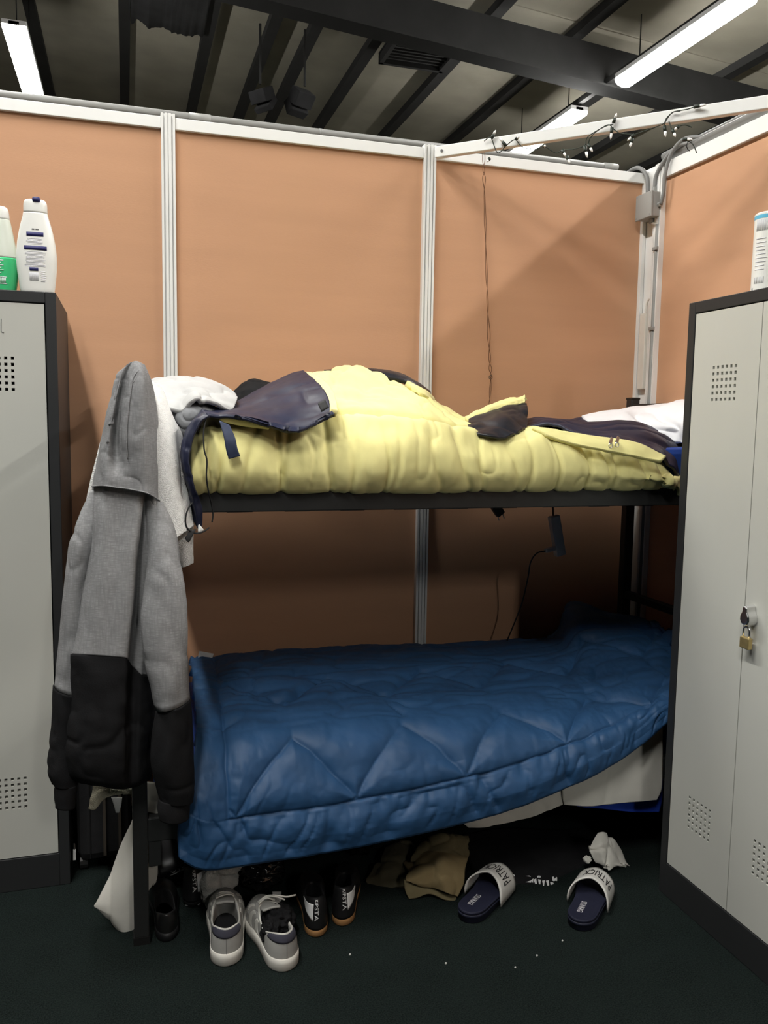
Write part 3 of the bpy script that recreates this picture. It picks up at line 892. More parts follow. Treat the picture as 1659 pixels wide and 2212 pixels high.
o = sleeve('sleeve_lower', 'hoodie_black', [(335, 412, 1533, 1507, 2.156, .049), (330, 418, 1590, 1580, 2.158, .05), (327, 421, 1640, 1640, 2.16, .05), (334, 421, 1690, 1690, 2.165, .048), (342, 416, 1728, 1728, 2.17, .04)], 75, hd)
o = sleeve('cuff', 'hoodie_black', [(344, 413, 1725, 1726, 2.17, .036), (342, 413, 1748, 1748, 2.17, .037), (345, 411, 1768, 1766, 2.17, .035)], 76, hd, rings=16)

# ================================================================== LOWER BUNK
dv = tag(empty('duvet', (.95, 2.6, .51)), 'blue quilted duvet covering the lower bunk and hanging over its front', 'duvet')
D = [
    [(412, 1424, 3.0), (418, 1490, 2.65), (424, 1590, 2.32), (408, 1690, 2.215), (386, 1790, 2.18), (388, 1855, 2.17)],
    [(470, 1420, 3.0), (480, 1486, 2.65), (486, 1588, 2.315), (470, 1695, 2.205), (455, 1795, 2.17), (448, 1878, 2.16)],
    [(560, 1410, 3.0), (580, 1478, 2.65), (590, 1580, 2.31), (580, 1690, 2.20), (575, 1780, 2.165), (572, 1862, 2.155)],
    [(700, 1402, 3.0), (720, 1470, 2.65), (735, 1570, 2.31), (735, 1680, 2.20), (735, 1762, 2.165), (735, 1836, 2.155)],
    [(880, 1393, 3.0), (900, 1460, 2.65), (920, 1560, 2.31), (925, 1655, 2.20), (930, 1725, 2.165), (930, 1795, 2.155)],
    [(1050, 1386, 3.0), (1080, 1450, 2.65), (1100, 1548, 2.31), (1105, 1625, 2.20), (1105, 1690, 2.165), (1105, 1748, 2.155)],
    [(1190, 1374, 3.0), (1215, 1435, 2.66), (1240, 1535, 2.31), (1245, 1595, 2.20), (1245, 1650, 2.17), (1245, 1692, 2.16)],
    [(1232, 1304, 2.98), (1270, 1415, 2.66), (1305, 1528, 2.31), (1310, 1580, 2.20), (1310, 1620, 2.175), (1312, 1658, 2.165)],
    [(1300, 1322, 2.95), (1340, 1402, 2.66), (1370, 1512, 2.31), (1376, 1548, 2.21), (1378, 1585, 2.185), (1378, 1614, 2.175)],
    [(1375, 1335, 2.92), (1450, 1398, 2.66), (1455, 1492, 2.31), (1452, 1512, 2.225), (1450, 1535, 2.20), (1448, 1556, 2.19)],
    [(1420, 1345, 2.85), (1470, 1400, 2.64), (1530, 1470, 2.31), (1525, 1490, 2.24), (1522, 1500, 2.215), (1520, 1510, 2.205)]]
G = pnet(np.array(D), 240, 420)      # axis0 along x, axis1 back->hem
seg = np.linalg.norm(np.diff(G, axis=1), axis=2)
sfh = np.concatenate([np.cumsum(seg[:, ::-1], axis=1)[:, ::-1], np.zeros((G.shape[0], 1))], axis=1)   # distance from the hem
X_ = G[..., 0] - .08 * np.clip(G[..., 1] - 2.2, 0, 1)
xw = X_ + .004 * vnoise(G * 22, 5)
hem = .128
st = np.full(G.shape[:2], 9.0)
st = np.minimum(st, np.abs(sfh - hem + .004 * vnoise(G * 15, 2)) + np.clip(.245 - xw, 0, 1))
tri = np.abs(((xw - .265) / .335) % 1.0 - .5) * 2            # 1 at the V bottoms
zig = hem + .205 * (1 - tri) ** .85
st = np.minimum(st, np.abs(sfh - zig) * .72 + np.clip(.25 - xw, 0, 1))
zig2 = hem + .41 + .205 * tri
st = np.minimum(st, np.abs(sfh - zig2) * .72 + np.clip(.25 - xw, 0, 1))
st = np.minimum(st, np.abs(sfh - (hem + .66)) + np.clip(.25 - xw, 0, 1))
st = np.minimum(st, np.abs(xw - .25 + .02 * sfh) + np.clip(hem - sfh, 0, 1))
edge = np.minimum(np.minimum(sfh, X_ - X_.min() + .001), sfh[:, :1] - sfh + .02)
N = normals(G.transpose(1, 0, 2)).transpose(1, 0, 2)
d = .015 * (1 - np.exp(-(st / .03) ** 1.3)) - .004 * np.exp(-(st / .0045) ** 2)
d *= np.clip(edge / .05, 0, 1) ** .7
puck = vnoise(np.stack([xw * 52, sfh * 9, 0 * xw], -1), 8) * .5 + vnoise(np.stack([xw * 26, sfh * 7, 0 * xw], -1), 18)
d += .005 * puck * np.exp(-(np.abs(sfh - hem) / .075) ** 2) * (.4 + .6 * (sfh < hem))
band = np.clip((hem + .004 - sfh) / .02, 0, 1) * np.clip(sfh / .025, 0, 1)
wq = .6 * vnoise(np.stack([xw * 9, sfh * 9, 0 * xw], -1), 71)
d -= .011 * ridge(np.stack([xw * 13 + sfh * 6 + wq, sfh * 5, 0 * xw + 3.3], -1), 72) * band
d -= .006 * ridge(np.stack([xw * 24 - sfh * 8 + wq, sfh * 7, 0 * xw + 7.7], -1), 73) * band
rad = np.exp(-np.clip(sfh - hem, 0, 1) / .06) * (sfh > hem)
d -= .005 * ridge(np.stack([xw * 22 + wq, sfh * 8, 0 * xw + 1.7], -1), 74) * rad
d += .0025 * fbm(G * np.array([34, 20, 24]), 75)
topm = np.clip((G[..., 1] - 2.30) / .06, 0, 1)
d += topm * (.008 * fbm(G * np.array([5, 22, 5]), 44, 4) - .010 * ridge(G * np.array([6, 20, 6]) + .6 * vnoise(G * 7, 3)[..., None], 45))
d += .004 * fbm(G * 16, 46)
G = G + N * d[..., None]
th = .012 + .020 * np.clip(edge / .04, 0, 1)
under(grid_mesh('quilted_cover', G.transpose(1, 0, 2), 'duvet_blue', None, th.T), dv)
hemline = [tuple(p) for p in (G - N * .006)[8:405:3, -1]]
left = [tuple(p) for p in (G - N * .006)[1, 120::3]]
part(MB().tube(left, .005, 6), 'piping', 'duvet_edge', dv, smooth=True)
part(MB().tube(hemline, .005, 6), 'piping', 'duvet_edge', dv, smooth=True)
cl('care_label', 'tag_white', [[(430, 1406, 2.985), (462, 1412, 2.985)], [(428, 1420, 2.98), (456, 1428, 2.98)]], parent=dv, nu=6, nv=6, thick=.002, amp=.001)

sh = tag(empty('bed_sheet', (1.0, 2.4, .3)), 'white bed sheet hanging out below the blue duvet on the lower bunk', 'sheet')
cl('front_drop', 'sheet_white', [
    [(1212, 1600, 2.25), (1270, 1590, 2.25), (1330, 1575, 2.25), (1385, 1560, 2.255), (1436, 1545, 2.27)],
    [(1214, 1660, 2.245), (1275, 1655, 2.235), (1335, 1650, 2.24), (1388, 1640, 2.235), (1434, 1640, 2.26)],
    [(1215, 1715, 2.242), (1278, 1718, 2.228), (1340, 1712, 2.235), (1390, 1705, 2.228), (1430, 1700, 2.25)],
    [(1218, 1738, 2.242), (1280, 1742, 2.228), (1342, 1735, 2.235), (1392, 1731, 2.228), (1418, 1728, 2.24)]],
   parent=sh, nu=70, nv=50, thick=.004, amp=.005, freq=9, seed=81, ramp=.006, rfreq=8, stretch=(1, 1, .6))
cl('front_drop', 'sheet_white', [
    [(960, 1690, 2.255), (1040, 1680, 2.25), (1120, 1665, 2.25), (1216, 1640, 2.25)],
    [(975, 1755, 2.25), (1045, 1745, 2.242), (1130, 1725, 2.245), (1216, 1695, 2.248)],
    [(1000, 1778, 2.25), (1050, 1775, 2.236), (1140, 1752, 2.242), (1216, 1726, 2.246)],
    [(1012, 1788, 2.25), (1055, 1786, 2.236), (1145, 1766, 2.242), (1216, 1738, 2.246)]],
   parent=sh, nu=60, nv=40, thick=.004, amp=.004, freq=12, seed=82, ramp=.004, rfreq=10)
cl('end_drop', 'sheet_white', [
    [(288, 1690, 2.40), (300, 1690, 2.38), (322, 1690, 2.35), (344, 1692, 2.33)],
    [(288, 1760, 2.40), (302, 1758, 2.38), (322, 1757, 2.35), (342, 1762, 2.33)]],
   parent=sh, nu=20, nv=20, thick=.004, amp=.003, freq=20, seed=83)
hc = tag(empty('hanging_cloth', (-.05, 2.36, .02)), 'white cloth corner hanging to the carpet behind the left bed post', 'cloth')
cl('cloth_body', 'sheet_white', [
    [(286, 1765, 2.40), (296, 1762, 2.38), (318, 1765, 2.36), (341, 1770, 2.35)],
    [(258, 1830, 2.39), (285, 1830, 2.36), (315, 1830, 2.35), (341, 1830, 2.35)],
    [(232, 1900, 2.38), (275, 1900, 2.34), (312, 1895, 2.345), (341, 1880, 2.35)],
    [(210, 1945, 2.37), (264, 1950, 2.335), (306, 1925, 2.345), (340, 1895, 2.35)],
    [(203, 1958, 2.37), (260, 1975, 2.335), (304, 1940, 2.345), (338, 1902, 2.35)],
    [(212, 1966, 2.368), (262, 1990, 2.335), (302, 1950, 2.345), (332, 1908, 2.35)],
    [(240, 1994, 2.36), (270, 2010, 2.338), (300, 1968, 2.345), (326, 1913, 2.35)],
    [(262, 2018, 2.352), (279, 2026, 2.342), (296, 1990, 2.345), (322, 1916, 2.35)]],
   parent=hc, nu=50, nv=80, thick=.003, amp=.002, freq=12, seed=84, ramp=.004, rfreq=7, stretch=(1.6, 1, .6))
tag(cloth('mattress_cover', [
    [(1235, 1690, 2.27), (1300, 1690, 2.265), (1370, 1685, 2.268), (1432, 1680, 2.275)],
    [(1240, 1735, 2.27), (1305, 1738, 2.265), (1372, 1735, 2.268), (1430, 1730, 2.272)],
    [(1262, 1744, 2.272), (1310, 1748, 2.262), (1375, 1755, 2.265), (1424, 1754, 2.268)]], 'royal_blue', None, nu=50, nv=26, thick=.006, amp=.004, freq=16, seed=85),
    'royal blue cover edge hanging below the white sheet at the right', 'cover')

# ================================================================== LOCKERS
def plate_with_holes(u0, u1, v0, v1, t0, t1, vents, P):
    """flat door leaf with square vent holes. P(u, v, t) maps to 3D; vents: (uc, vc, n, pitch, size)."""
    us, vs = {u0, u1}, {v0, v1}
    holes = []
    for (uc, vc, n, pitch, size) in vents:
        for i in range(n):
            a = uc + (i - (n - 1) / 2) * pitch
            us |= {a - size / 2, a + size / 2}
            for j in range(n):
                b = vc + (j - (n - 1) / 2) * pitch
                vs |= {b - size / 2, b + size / 2}
                holes.append((a, b))
    us, vs = sorted(us), sorted(vs)
    # drop coincident coordinates
    us = [u for k, u in enumerate(us) if k == 0 or u - us[k - 1] > 1e-6]
    vs = [v_ for k, v_ in enumerate(vs) if k == 0 or v_ - vs[k - 1] > 1e-6]
    idx = {}
    mb = MB()

    def V(i, j, t):
        key = (i, j, t)
        if key not in idx:
            idx[key] = len(mb.v)
            mb.v.append(tuple(float(q) for q in P(us[i], vs[j], t)))
        return idx[key]
    H = np.array(holes)
    size = vents[0][4]
    solid = np.ones((len(us) - 1, len(vs) - 1), bool)
    for i in range(len(us) - 1):
        for j in range(len(vs) - 1):
            c = np.array([(us[i] + us[i + 1]) / 2, (vs[j] + vs[j + 1]) / 2])
            if (np.abs(H - c).max(1) < size / 2).any():
                solid[i, j] = False
    for i in range(len(us) - 1):
        for j in range(len(vs) - 1):
            if not solid[i, j]:
                continue
            mb.f.append((V(i, j, t0), V(i + 1, j, t0), V(i + 1, j + 1, t0), V(i, j + 1, t0)))
            mb.f.append((V(i, j, t1), V(i, j + 1, t1), V(i + 1, j + 1, t1), V(i + 1, j, t1)))
            for di, dj, e in ((-1, 0, ((i, j), (i, j + 1))), (1, 0, ((i + 1, j), (i + 1, j + 1))), (0, -1, ((i, j), (i + 1, j))), (0, 1, ((i, j + 1), (i + 1, j + 1)))):
                a, b = i + di, j + dj
                if not (0 <= a < solid.shape[0] and 0 <= b < solid.shape[1]) or not solid[a, b]:
                    (p, q), (r, s_) = e
                    mb.f.append((V(p, q, t0), V(r, s_, t0), V(r, s_, t1), V(p, q, t1)))
    return mb


def locker(label, P, parent_loc):
    """P(u, v, t): u across the front 0..0.6, v up, t depth from the front."""
    t = tag(empty('locker', parent_loc), label, 'locker', 'metal lockers beside the bunk bed')

    def slab(name, u0, u1, v0, v1, t0, t1, m='anthracite', bevel=.002, par=t):
        mb = MB()
        V = [P(u, v_, d_) for u in (u0, u1) for v_ in (v0, v1) for d_ in (t0, t1)]
        mb.add(V, [(0, 1, 3, 2), (4, 6, 7, 5), (0, 4, 5, 1), (2, 3, 7, 6), (0, 2, 6, 4), (1, 5, 7, 3)])
        return part(mb, name, m, par, bevel=bevel)
    slab('side_panel', 0, .03, .0, 1.8, 0, .5)
    slab('side_panel', .57, .6, .0, 1.8, 0, .5)
    slab('top_panel', .03, .57, 1.768, 1.8, 0, .5)
    slab('plinth', .03, .57, 0, .104, 0, .5)
    slab('back_panel', .03, .57, .104, 1.768, .48, .5)
    slab('divider', .295, .305, .104, 1.768, .03, .48)
    for u0, u1 in ((.033, .2985), (.3015, .567)):
        uc = (u0 + u1) / 2
        part(plate_with_holes(u0, u1, .107, 1.765, .002, .022, [(uc, 1.564, 6, .0178, .0085), (uc, .31, 6, .0178, .0085)], P), 'door', 'locker_door', t)
    return t, slab


LF = 2.642
PL = lambda u, v_, d_: np.array([-.787 + u, LF + d_, v_])
PR = lambda u, v_, d_: np.array([1.572 + d_, 2.12 - u, v_])
lk, slabL = locker('grey two-door locker in a black frame carrying the shampoo bottles', PL, (-.487, 2.89, 0))
MBm = MB().tube([(-.334, LF + .0015, 1.718), (-.335, LF + .0015, 1.70), (-.335, LF + .0015, 1.684), (-.331, LF + .0015, 1.680), (-.328, LF + .0015, 1.681)], .0011, 5, smooth=16)
part(MBm, 'pen_mark', 'marker_grey', lk)
rk, slabR = locker('grey two-door locker with a brass padlock in front of the bed end', PR, (1.822, 1.82, 0))
# hasp of the second door
uh, zh = 2.12 - 1.787, .948
hs = MB()
ring = []
prof = [(-.0075, .026), (.0, .030), (.0075, .026), (.0085, .014), (.0155, .002), (.0165, -.010), (.010, -.021), (0, -.024), (-.010, -.021), (-.0165, -.010), (-.0155, .002), (-.0085, .014)]
for dpt, sc in ((.002, 1.1), (-.012, 1.05), (-.024, 1.0), (-.028, .88)):
    ring.append([PR(uh + a * sc, zh + b * sc, dpt) for a, b in prof])
hs.rings(ring)
hasp = part(hs, 'hasp', 'chrome', rk, smooth=False, bevel=.002)

pd = tag(empty('padlock', tuple(PR(uh, zh - .085, -.014))), 'small brass padlock hanging on the right locker hasp', 'padlock')
c0 = PR(uh, zh - .068, -.016)
part(MB().box(c0[0] - .008, c0[0] + .008, c0[1] - .0165, c0[1] + .0165, c0[2] - .018, c0[2] + .013), 'lock_body', 'brass', pd, bevel=.003)
path = [(c0[0], c0[1] + s_ * .0115, c0[2] + z) for s_, z in ((-1, .010), (-1, .028))] + \
       [(c0[0], c0[1] + .0115 * math.cos(t), c0[2] + .028 + .0125 * math.sin(t)) for t in np.linspace(math.pi, 0, 9)[1:-1]] + [(c0[0], c0[1] + .0115, c0[2] + z) for z in (.028, .010)]
part(MB().tube(path, .0028, 8), 'shackle', 'chrome', pd, smooth=True)

# ================================================================== BOTTLES AND CAN
def ell_rings(c, prof, n=40, pw=2.4):
    """prof rows: (z, half width x, half depth y)."""
    out = []
    for z, a, b in prof:
        r = []
        for t in np.linspace(0, 2 * math.pi, n, endpoint=False):
            ct, st_ = math.cos(t), math.sin(t)
            r.append((c[0] + a * np.sign(ct) * abs(ct) ** (2 / pw), c[1] + b * np.sign(st_) * abs(st_) ** (2 / pw), c[2] + z))
        out.append(r)
    return np.array(out)


def smooth_prof(p, n):
    return cr(np.array(p, float), n)


bw = tag(empty('shampoo_bottle', (-.241, 2.70, 1.8)), 'white shampoo bottle with blue printed bars on the left locker', 'bottle', 'bottles on the lockers')
BC = (-.241, 2.70, 1.8)
bprof = smooth_prof([(0, .040, .020), (.006, .046, .024), (.03, .050, .0255), (.07, .0545, .027), (.105, .0555, .0275), (.15, .051, .026), (.19, .043, .024), (.215, .036, .0225), (.228, .0335, .0215)], 40)
part(MB().rings(ell_rings(BC, bprof)), 'bottle_body', 'bottle_white', bw, smooth=True)
cprof = smooth_prof([(.229, .0325, .021), (.245, .0325, .021), (.258, .031, .020), (.2655, .026, .017), (.268, .012, .008)], 16)
part(MB().rings(ell_rings(BC, cprof)), 'cap', 'bottle_white', bw, smooth=True)
part(MB().rings(ell_rings((BC[0] + .004, BC[1] - .012, BC[2]), [(.258, .012, .011), (.266, .012, .011), (.272, .009, .009)])), 'cap_notch', 'print_navy', bw, smooth=True)


def on_bottle(c, prof, x, z, off=.0006, pw=2.4):
    a = np.interp(z, prof[:, 0], prof[:, 1])
    b = np.interp(z, prof[:, 0], prof[:, 2])
    q = min(.999, abs(x) / a)
    return (c[0] + x, c[1] - b * (1 - q ** pw) ** (1 / pw) - off, c[2] + z)


def label_bar(c, prof, x0, x1, z0, z1, name, m, parent, off=.0006, tilt=-.06):
    n = 10
    Gx = np.linspace(x0, x1, n)
    G_ = np.array([[on_bottle(c, prof, x, z + tilt * x * .0, off) for x in Gx] for z in (z0, z1)])
    return under(grid_mesh(name, G_, m, None, .0004, facing=(0, -1, 0)), parent)


for k, (x0, x1, z0, z1, m) in enumerate([(-.024, .022, .160, .172, 'print_navy'), (-.031, .030, .121, .133, 'print_navy'), (-.018, .006, .062, .072, 'print_navy')]):
    b_ = label_bar(BC, bprof, x0, x1, z0, z1, 'printed_bar', m, bw)
rng = np.random.RandomState(3)
zl = .156
for k in range(22):
    zl -= .0037
    if .117 < zl < .136:
        continue
    if zl < .074:
        break
    w = np.interp(zl, [.07, .12, .16], [.031, .032, .022]) * rng.uniform(.75, 1)
    label_bar(BC, bprof, -w, w - rng.uniform(0, .006), zl, zl + .0017, 'printed_line', 'print_pale' if k % 3 else 'print_grey', bw, .0004)
for k in range(11):
    x = -.018 + k * .0022
    label_bar(BC, bprof, x, x + .0013, .034, .058, 'barcode_bar', 'print_grey', bw, .0005)
for k in range(6):
    label_bar(BC, bprof, .012, .012 + rng.uniform(.010, .018), .060 - k * .0055, .062 - k * .0055, 'printed_line', 'print_grey', bw, .0004)
for k in range(5):
    label_bar(BC, bprof, -.009 + k * .0038, -.0065 + k * .0038, .178, .1815, 'printed_letter', 'print_black', bw, .0006)

bg = tag(empty('shower_gel_bottle', (-.345, 2.712, 1.8)), 'half-empty clear bottle of green shower gel on the left locker', 'bottle', 'bottles on the lockers')
GC = (-.347, 2.712, 1.8)
gfull = smooth_prof([(0, .044, .022), (.006, .048, .025), (.05, .0535, .027), (.095, .0535, .027), (.14, .048, .025), (.185, .040, .023), (.205, .036, .022)], 60)
cut = .100
lo = gfull[gfull[:, 0] <= cut]
hi = gfull[gfull[:, 0] >= cut - .004]
part(MB().rings(ell_rings(GC, lo)), 'green_gel', 'bottle_green', bg, smooth=True)
part(MB().rings(ell_rings(GC, hi)), 'clear_body', 'bottle_milky', bg, smooth=True)
part(MB().rings(ell_rings(GC, smooth_prof([(.206, .035, .021), (.222, .034, .0205), (.236, .031, .019), (.242, .024, .015), (.244, .010, .006)], 14))), 'cap', 'bottle_white', bg, smooth=True)
for k in range(7):
    label_bar(GC, gfull, .004 + k * .0028, .0056 + k * .0028, .024, .040, 'barcode_bar', 'print_pale', bg, .0005)
label_bar(GC, gfull, .0, .026, .0405, .0425, 'barcode_edge', 'print_pale', bg, .0005)
label_bar(GC, gfull, .0, .026, .0215, .0235, 'barcode_edge', 'print_pale', bg, .0005)
for k in range(6):
    label_bar(GC, gfull, -.01, .012 + .006 * (k % 2), .052 + k * .007, .0545 + k * .007, 'printed_line', 'print_pale', bg, .0005)

CC = np.array([1.735, 2.00, 1.8])
can = tag(empty('spray_can', tuple(CC)), 'white can with pale blue rims on the right locker', 'can', 'bottles on the lockers')


def cyl(c, r, z0, z1, n=40, extra=()):
    return ell_rings(c, [(z0, r, r), (z1, r, r)] + list(extra), n, 2.0)


part(MB().rings(cyl(CC, .0405, .018, .222)), 'can_body', 'bottle_white', can, smooth=False)
part(MB().rings(cyl(CC, .041, 0, .018)), 'bottom_rim', 'can_blue', can)
part(MB().rings(cyl(CC, .041, .222, .232)), 'top_rim', 'can_blue', can)
part(MB().rings(cyl(CC, .041, .232, .236, 40, [(.24, .036, .036)])), 'lid', 'bottle_white', can)


def can_bar(a0, a1, z0, z1, name, m):
    G_ = np.array([[(CC[0] + .0409 * math.cos(a), CC[1] + .0409 * math.sin(a), CC[2] + z) for a in np.linspace(a0, a1, 6)] for z in (z0, z1)])
    return under(grid_mesh(name, G_, m, None, .0004, facing=(-.8, -.6, 0)), can)


base_a = math.atan2(-CC[1], -CC[0])
for k in range(14):
    a = base_a - .95 + k * .075
    can_bar(a, a + .04, .188, .219, 'barcode_bar', 'print_grey')
    if k < 10:
        can_bar(a + .05, a + .085, .044, .062, 'barcode_bar', 'print_grey' if k % 3 else 'marker_grey')
for k in range(9):
    z = .165 - k * .0105
    can_bar(base_a - .9, base_a - .9 + .6 + .3 * rng.rand(), z, z + .003, 'printed_line', 'print_pale' if k % 3 else 'print_grey')
can_bar(base_a - 1.15, base_a - 1.0, .024, .034, 'printed_mark', 'marker_grey')

# ================================================================== CONDUITS, JUNCTION BOX, CABLES
def tube_thing(name, pts, r, m, label, cat, group=None, n=0, sides=10, parent=None):
    o = MB().tube(pts, r, sides, smooth=n).build(name, m, None, smooth=True)
    if parent is not None:
        return under(o, parent)
    return tag(o, label, cat, group)


c1 = tag(empty('conduit_pipe', (.8, 3.205, 2.50)), 'long grey conduit pipe lying along the top of the back wall', 'pipe', 'grey conduit pipes')
part(MB().tube([(-2.7, 3.21, 2.524), (1.93, 3.21, 2.522)], .0125, 10), 'pipe', 'grey_pvc', c1, smooth=True)
for x0, x1 in ((.235, .31), (1.925, 1.99), (.71, .722)):
    part(MB().tube([(x0, 3.21, 2.523), (x1, 3.21, 2.523)], .0145 if x1 - x0 > .03 else .0132, 10), 'coupling', 'grey_pvc' if x1 - x0 < .03 else 'grey_box', c1, smooth=True)
for k, (dx, z, y1) in enumerate(((.010, 2.527, 3.02), (.040, 2.552, 3.10))):
    tube_thing('conduit_pipe', [(RIGHT_X + dx, y1, z), (RIGHT_X + dx, -.8, z)], .0155, 'grey_pvc', ('nearer' if k == 0 else 'farther') + ' of two grey conduit pipes on the right wall top', 'pipe', 'grey conduit pipes')
part(MB().tube([(RIGHT_X - .006 + .022 * math.cos(t), 2.86, 2.517 + .020 * math.sin(t)) for t in np.linspace(0, 2 * math.pi, 14)], .0018, 5, cap=False), 'cable_tie', 'black_plastic', None)
bpy.data.objects['cable_tie']['label'] = 'black cable tie around the pipes on the right wall'
bpy.data.objects['cable_tie']['category'] = 'cable tie'

jb = tag(empty('junction_box', (2.065, 3.075, 2.29)), 'grey square junction box in the corner of the partition', 'junction box')
part(MB().box(2.046, 2.098, 3.022, 3.128, 2.290, 2.388), 'box_body', 'grey_box', jb, bevel=.004)
lid = part(MB().box(2.035, 2.046, 3.020, 3.130, 2.288, 2.390), 'lid', 'grey_box', jb, bevel=.003)
for y in (3.029, 3.121):
    for z in (2.297, 2.381):
        o = MB().tube([(2.0345, y, z), (2.036, y, z)], .004, 8).build('screw', 'marker_grey', None)
        o.parent = lid
for y, z0, z1 in ((3.10, 2.388, 2.402), (3.055, 2.388, 2.412), (3.065, 2.270, 2.290)):
    part(MB().tube([(2.072, y, z0), (2.072, y, z1)], .011, 8), 'cable_gland', 'grey_box', jb)
part(MB().tube([(2.072, 3.022, 2.335), (2.072, 3.008, 2.335)], .010, 8), 'cable_gland', 'grey_box', jb)


def cable(pts, r, m, label, n=60, group='grey cables at the junction box'):
    return tag(MB().tube(pts, r, 8, smooth=n).build('cable', m, None, smooth=True), label, 'cable', group)


cable([(2.072, 3.10, 2.402), (2.068, 3.11, 2.47), (2.06, 3.16, 2.515), (2.05, 3.23, 2.51), (2.03, 3.30, 2.46)], .0085, 'cable_grey', 'grey cable looping left from the junction box over the wall')
cable([(2.072, 3.055, 2.412), (2.072, 3.045, 2.46), (2.08, 2.99, 2.515), (2.09, 2.93, 2.54), (2.10, 2.88, 2.535), (2.105, 2.8, 2.53)], .0085, 'cable_grey', 'grey cable rising from the box top to the right wall pipes')
cable([(2.072, 3.008, 2.335), (2.072, 2.995, 2.37), (2.07, 2.985, 2.45), (2.075, 2.955, 2.52), (2.09, 2.90, 2.555), (2.11, 2.82, 2.54)], .0075, 'cable_grey', 'grey cable curving from the side of the box to the pipes')
cd = tag(empty('conduit_pipe', (2.08, 3.05, .6)), 'vertical grey conduit pipe below the junction box', 'pipe', 'grey conduit pipes')
part(MB().tube([(2.082, 3.035, 2.262), (2.082, 3.035, .55)], .0095, 10), 'pipe', 'grey_pvc', cd, smooth=True)
part(MB().tube([(2.072, 3.062, 2.272), (2.075, 3.05, 2.267), (2.081, 3.037, 2.262)], .006, 8), 'elbow', 'white_pvc', cd, smooth=True)
for z in (2.165, 1.845, 1.2):
    part(MB().box(2.068, 2.0999, 3.018, 3.05, z - .007, z + .007), 'clip', 'grey_box', cd, bevel=.002)
wt = tag(empty('cable_trunking', (2.09, 3.11, 1.58)), 'short white plastic cable trunking in the wall corner above the bed', 'trunking')
part(MB().box(2.078, 2.0995, 3.085, 3.128, 1.60, 1.915), 'cover', 'white_pvc', wt, bevel=.003)
part(MB().tube([(2.088, 3.10, 1.915), (2.088, 3.098, 1.945), (2.088, 3.085, 1.968), (2.09, 3.055, 1.975)], .004, 6, smooth=20), 'cable_tail', 'white_pvc', wt, smooth=True)

# ---- diagonal corner brace
A0, A1 = np.array([1.150, 3.128, 2.470]), np.array([2.085, 2.185, 2.470])
br = tag(empty('corner_brace', (1.6, 2.65, 2.45)), 'white diagonal rail bracing the corner above the bunk bed', 'rail')
part(MB().bar(A0, A1, .026, .042), 'rail', 'white_rail', br, bevel=.003)
u_ = (A1 - A0) / np.linalg.norm(A1 - A0)
nb = np.array([u_[1], -u_[0], 0.0])
if nb[1] > 0:
    nb = -nb
part(MB().tube([A0 + u_ * .03 + nb * .012, A0 + u_ * .03 + nb * .016], .006, 10), 'bolt', 'steel', br)

# ---- string of fairy lights wound around the brace
fl = tag(empty('fairy_lights', (1.6, 2.62, 2.43)), 'unlit string of fairy lights wound round the diagonal white rail', 'fairy lights')
BP = A0 + nb * .02


def onb(px, py, off=0.0):
    return at_plane(px, py, BP + nb * off, nb)


BUL = [((1062, 299), (1071, 281)), ((1092, 314), (1079, 298)), ((1114, 301), (1122, 295)), ((1215, 324), (1222, 338)), ((1224, 338), (1231, 353)), ((1263, 316), (1269, 341)), ((1271, 312), (1280, 328)),
       ((1325, 266), (1332, 244)), ((1322, 276), (1319, 301)), ((1371, 291), (1355, 304)), ((1366, 300), (1361, 318)), ((1435, 272), (1438, 296)), ((1453, 280), (1459, 296)),
       ((1466, 273), (1457, 281)), ((1476, 301), (1495, 301)), ((1499, 231), (1526, 226)), ((1175, 316), (1178, 315)), ((1058, 342), (1052, 350))]
for a, b in BUL:
    p, q = onb(*a, .004), onb(*b, .010)
    mid = p + (q - p) * .5
    sk_ = part(MB().tube([p, mid], [.0062, .0054], 8), 'socket', 'cable_dark', fl, smooth=True)
    o = MB().tube([mid, mid + (q - mid) * .6, q], [.0046, .0042, .0012], 8).build('bulb', 'glass_bulb', None, smooth=True)
    o.parent = sk_
for pts in ([(1046, 305), (1056, 297), (1062, 300), (1075, 330), (1092, 316), (1105, 305), (1114, 301)], [(1114, 301), (1130, 318), (1160, 322), (1175, 316), (1200, 330), (1215, 324)],
            [(1215, 324), (1240, 322), (1263, 314), (1268, 298), (1285, 285), (1310, 272), (1325, 268)], [(1271, 312), (1275, 298), (1290, 283), (1312, 270), (1322, 273)],
            [(1322, 276), (1340, 288), (1371, 291), (1366, 300)], [(1371, 291), (1400, 280), (1432, 268), (1440, 255), (1455, 242), (1470, 240)],
            [(1435, 272), (1438, 262), (1450, 245), (1462, 240), (1485, 236), (1499, 231)], [(1445, 262), (1453, 280), (1466, 273), (1480, 270), (1495, 275)], [(1476, 301), (1495, 310), (1505, 330)]):
    part(MB().tube([onb(a, b, .002 + .004 * (k % 2)) for k, (a, b) in enumerate(pts)], .0018, 5, smooth=40), 'wire', 'cable_dark', fl, smooth=True)
drop = [(1045, 304, 3.10), (1045, 360, 3.12), (1047, 440, 3.14), (1050, 560, 3.145), (1054, 680, 3.145), (1058, 780, 3.145), (1060, 818, 3.145), (1057, 875, 3.13)]
base = cr(np.array([at(*p) for p in drop]), 140)
tt = np.linspace(0, 1, 140)
for s_ in (1, -1):
    off = .0042 * np.sin(tt * 34 + vnoise(np.stack([tt * 9, 0 * tt, 0 * tt], -1), 3) * 2) * s_ * (.5 + .8 * np.abs(np.sin(tt * 7)))
    part(MB().tube(base + np.stack([off, 0 * off - .002 * s_, 0 * off], 1), .0014, 5), 'hanging_wire', 'cable_brown', fl, smooth=True)
rp = at(1060, 815, 3.14)
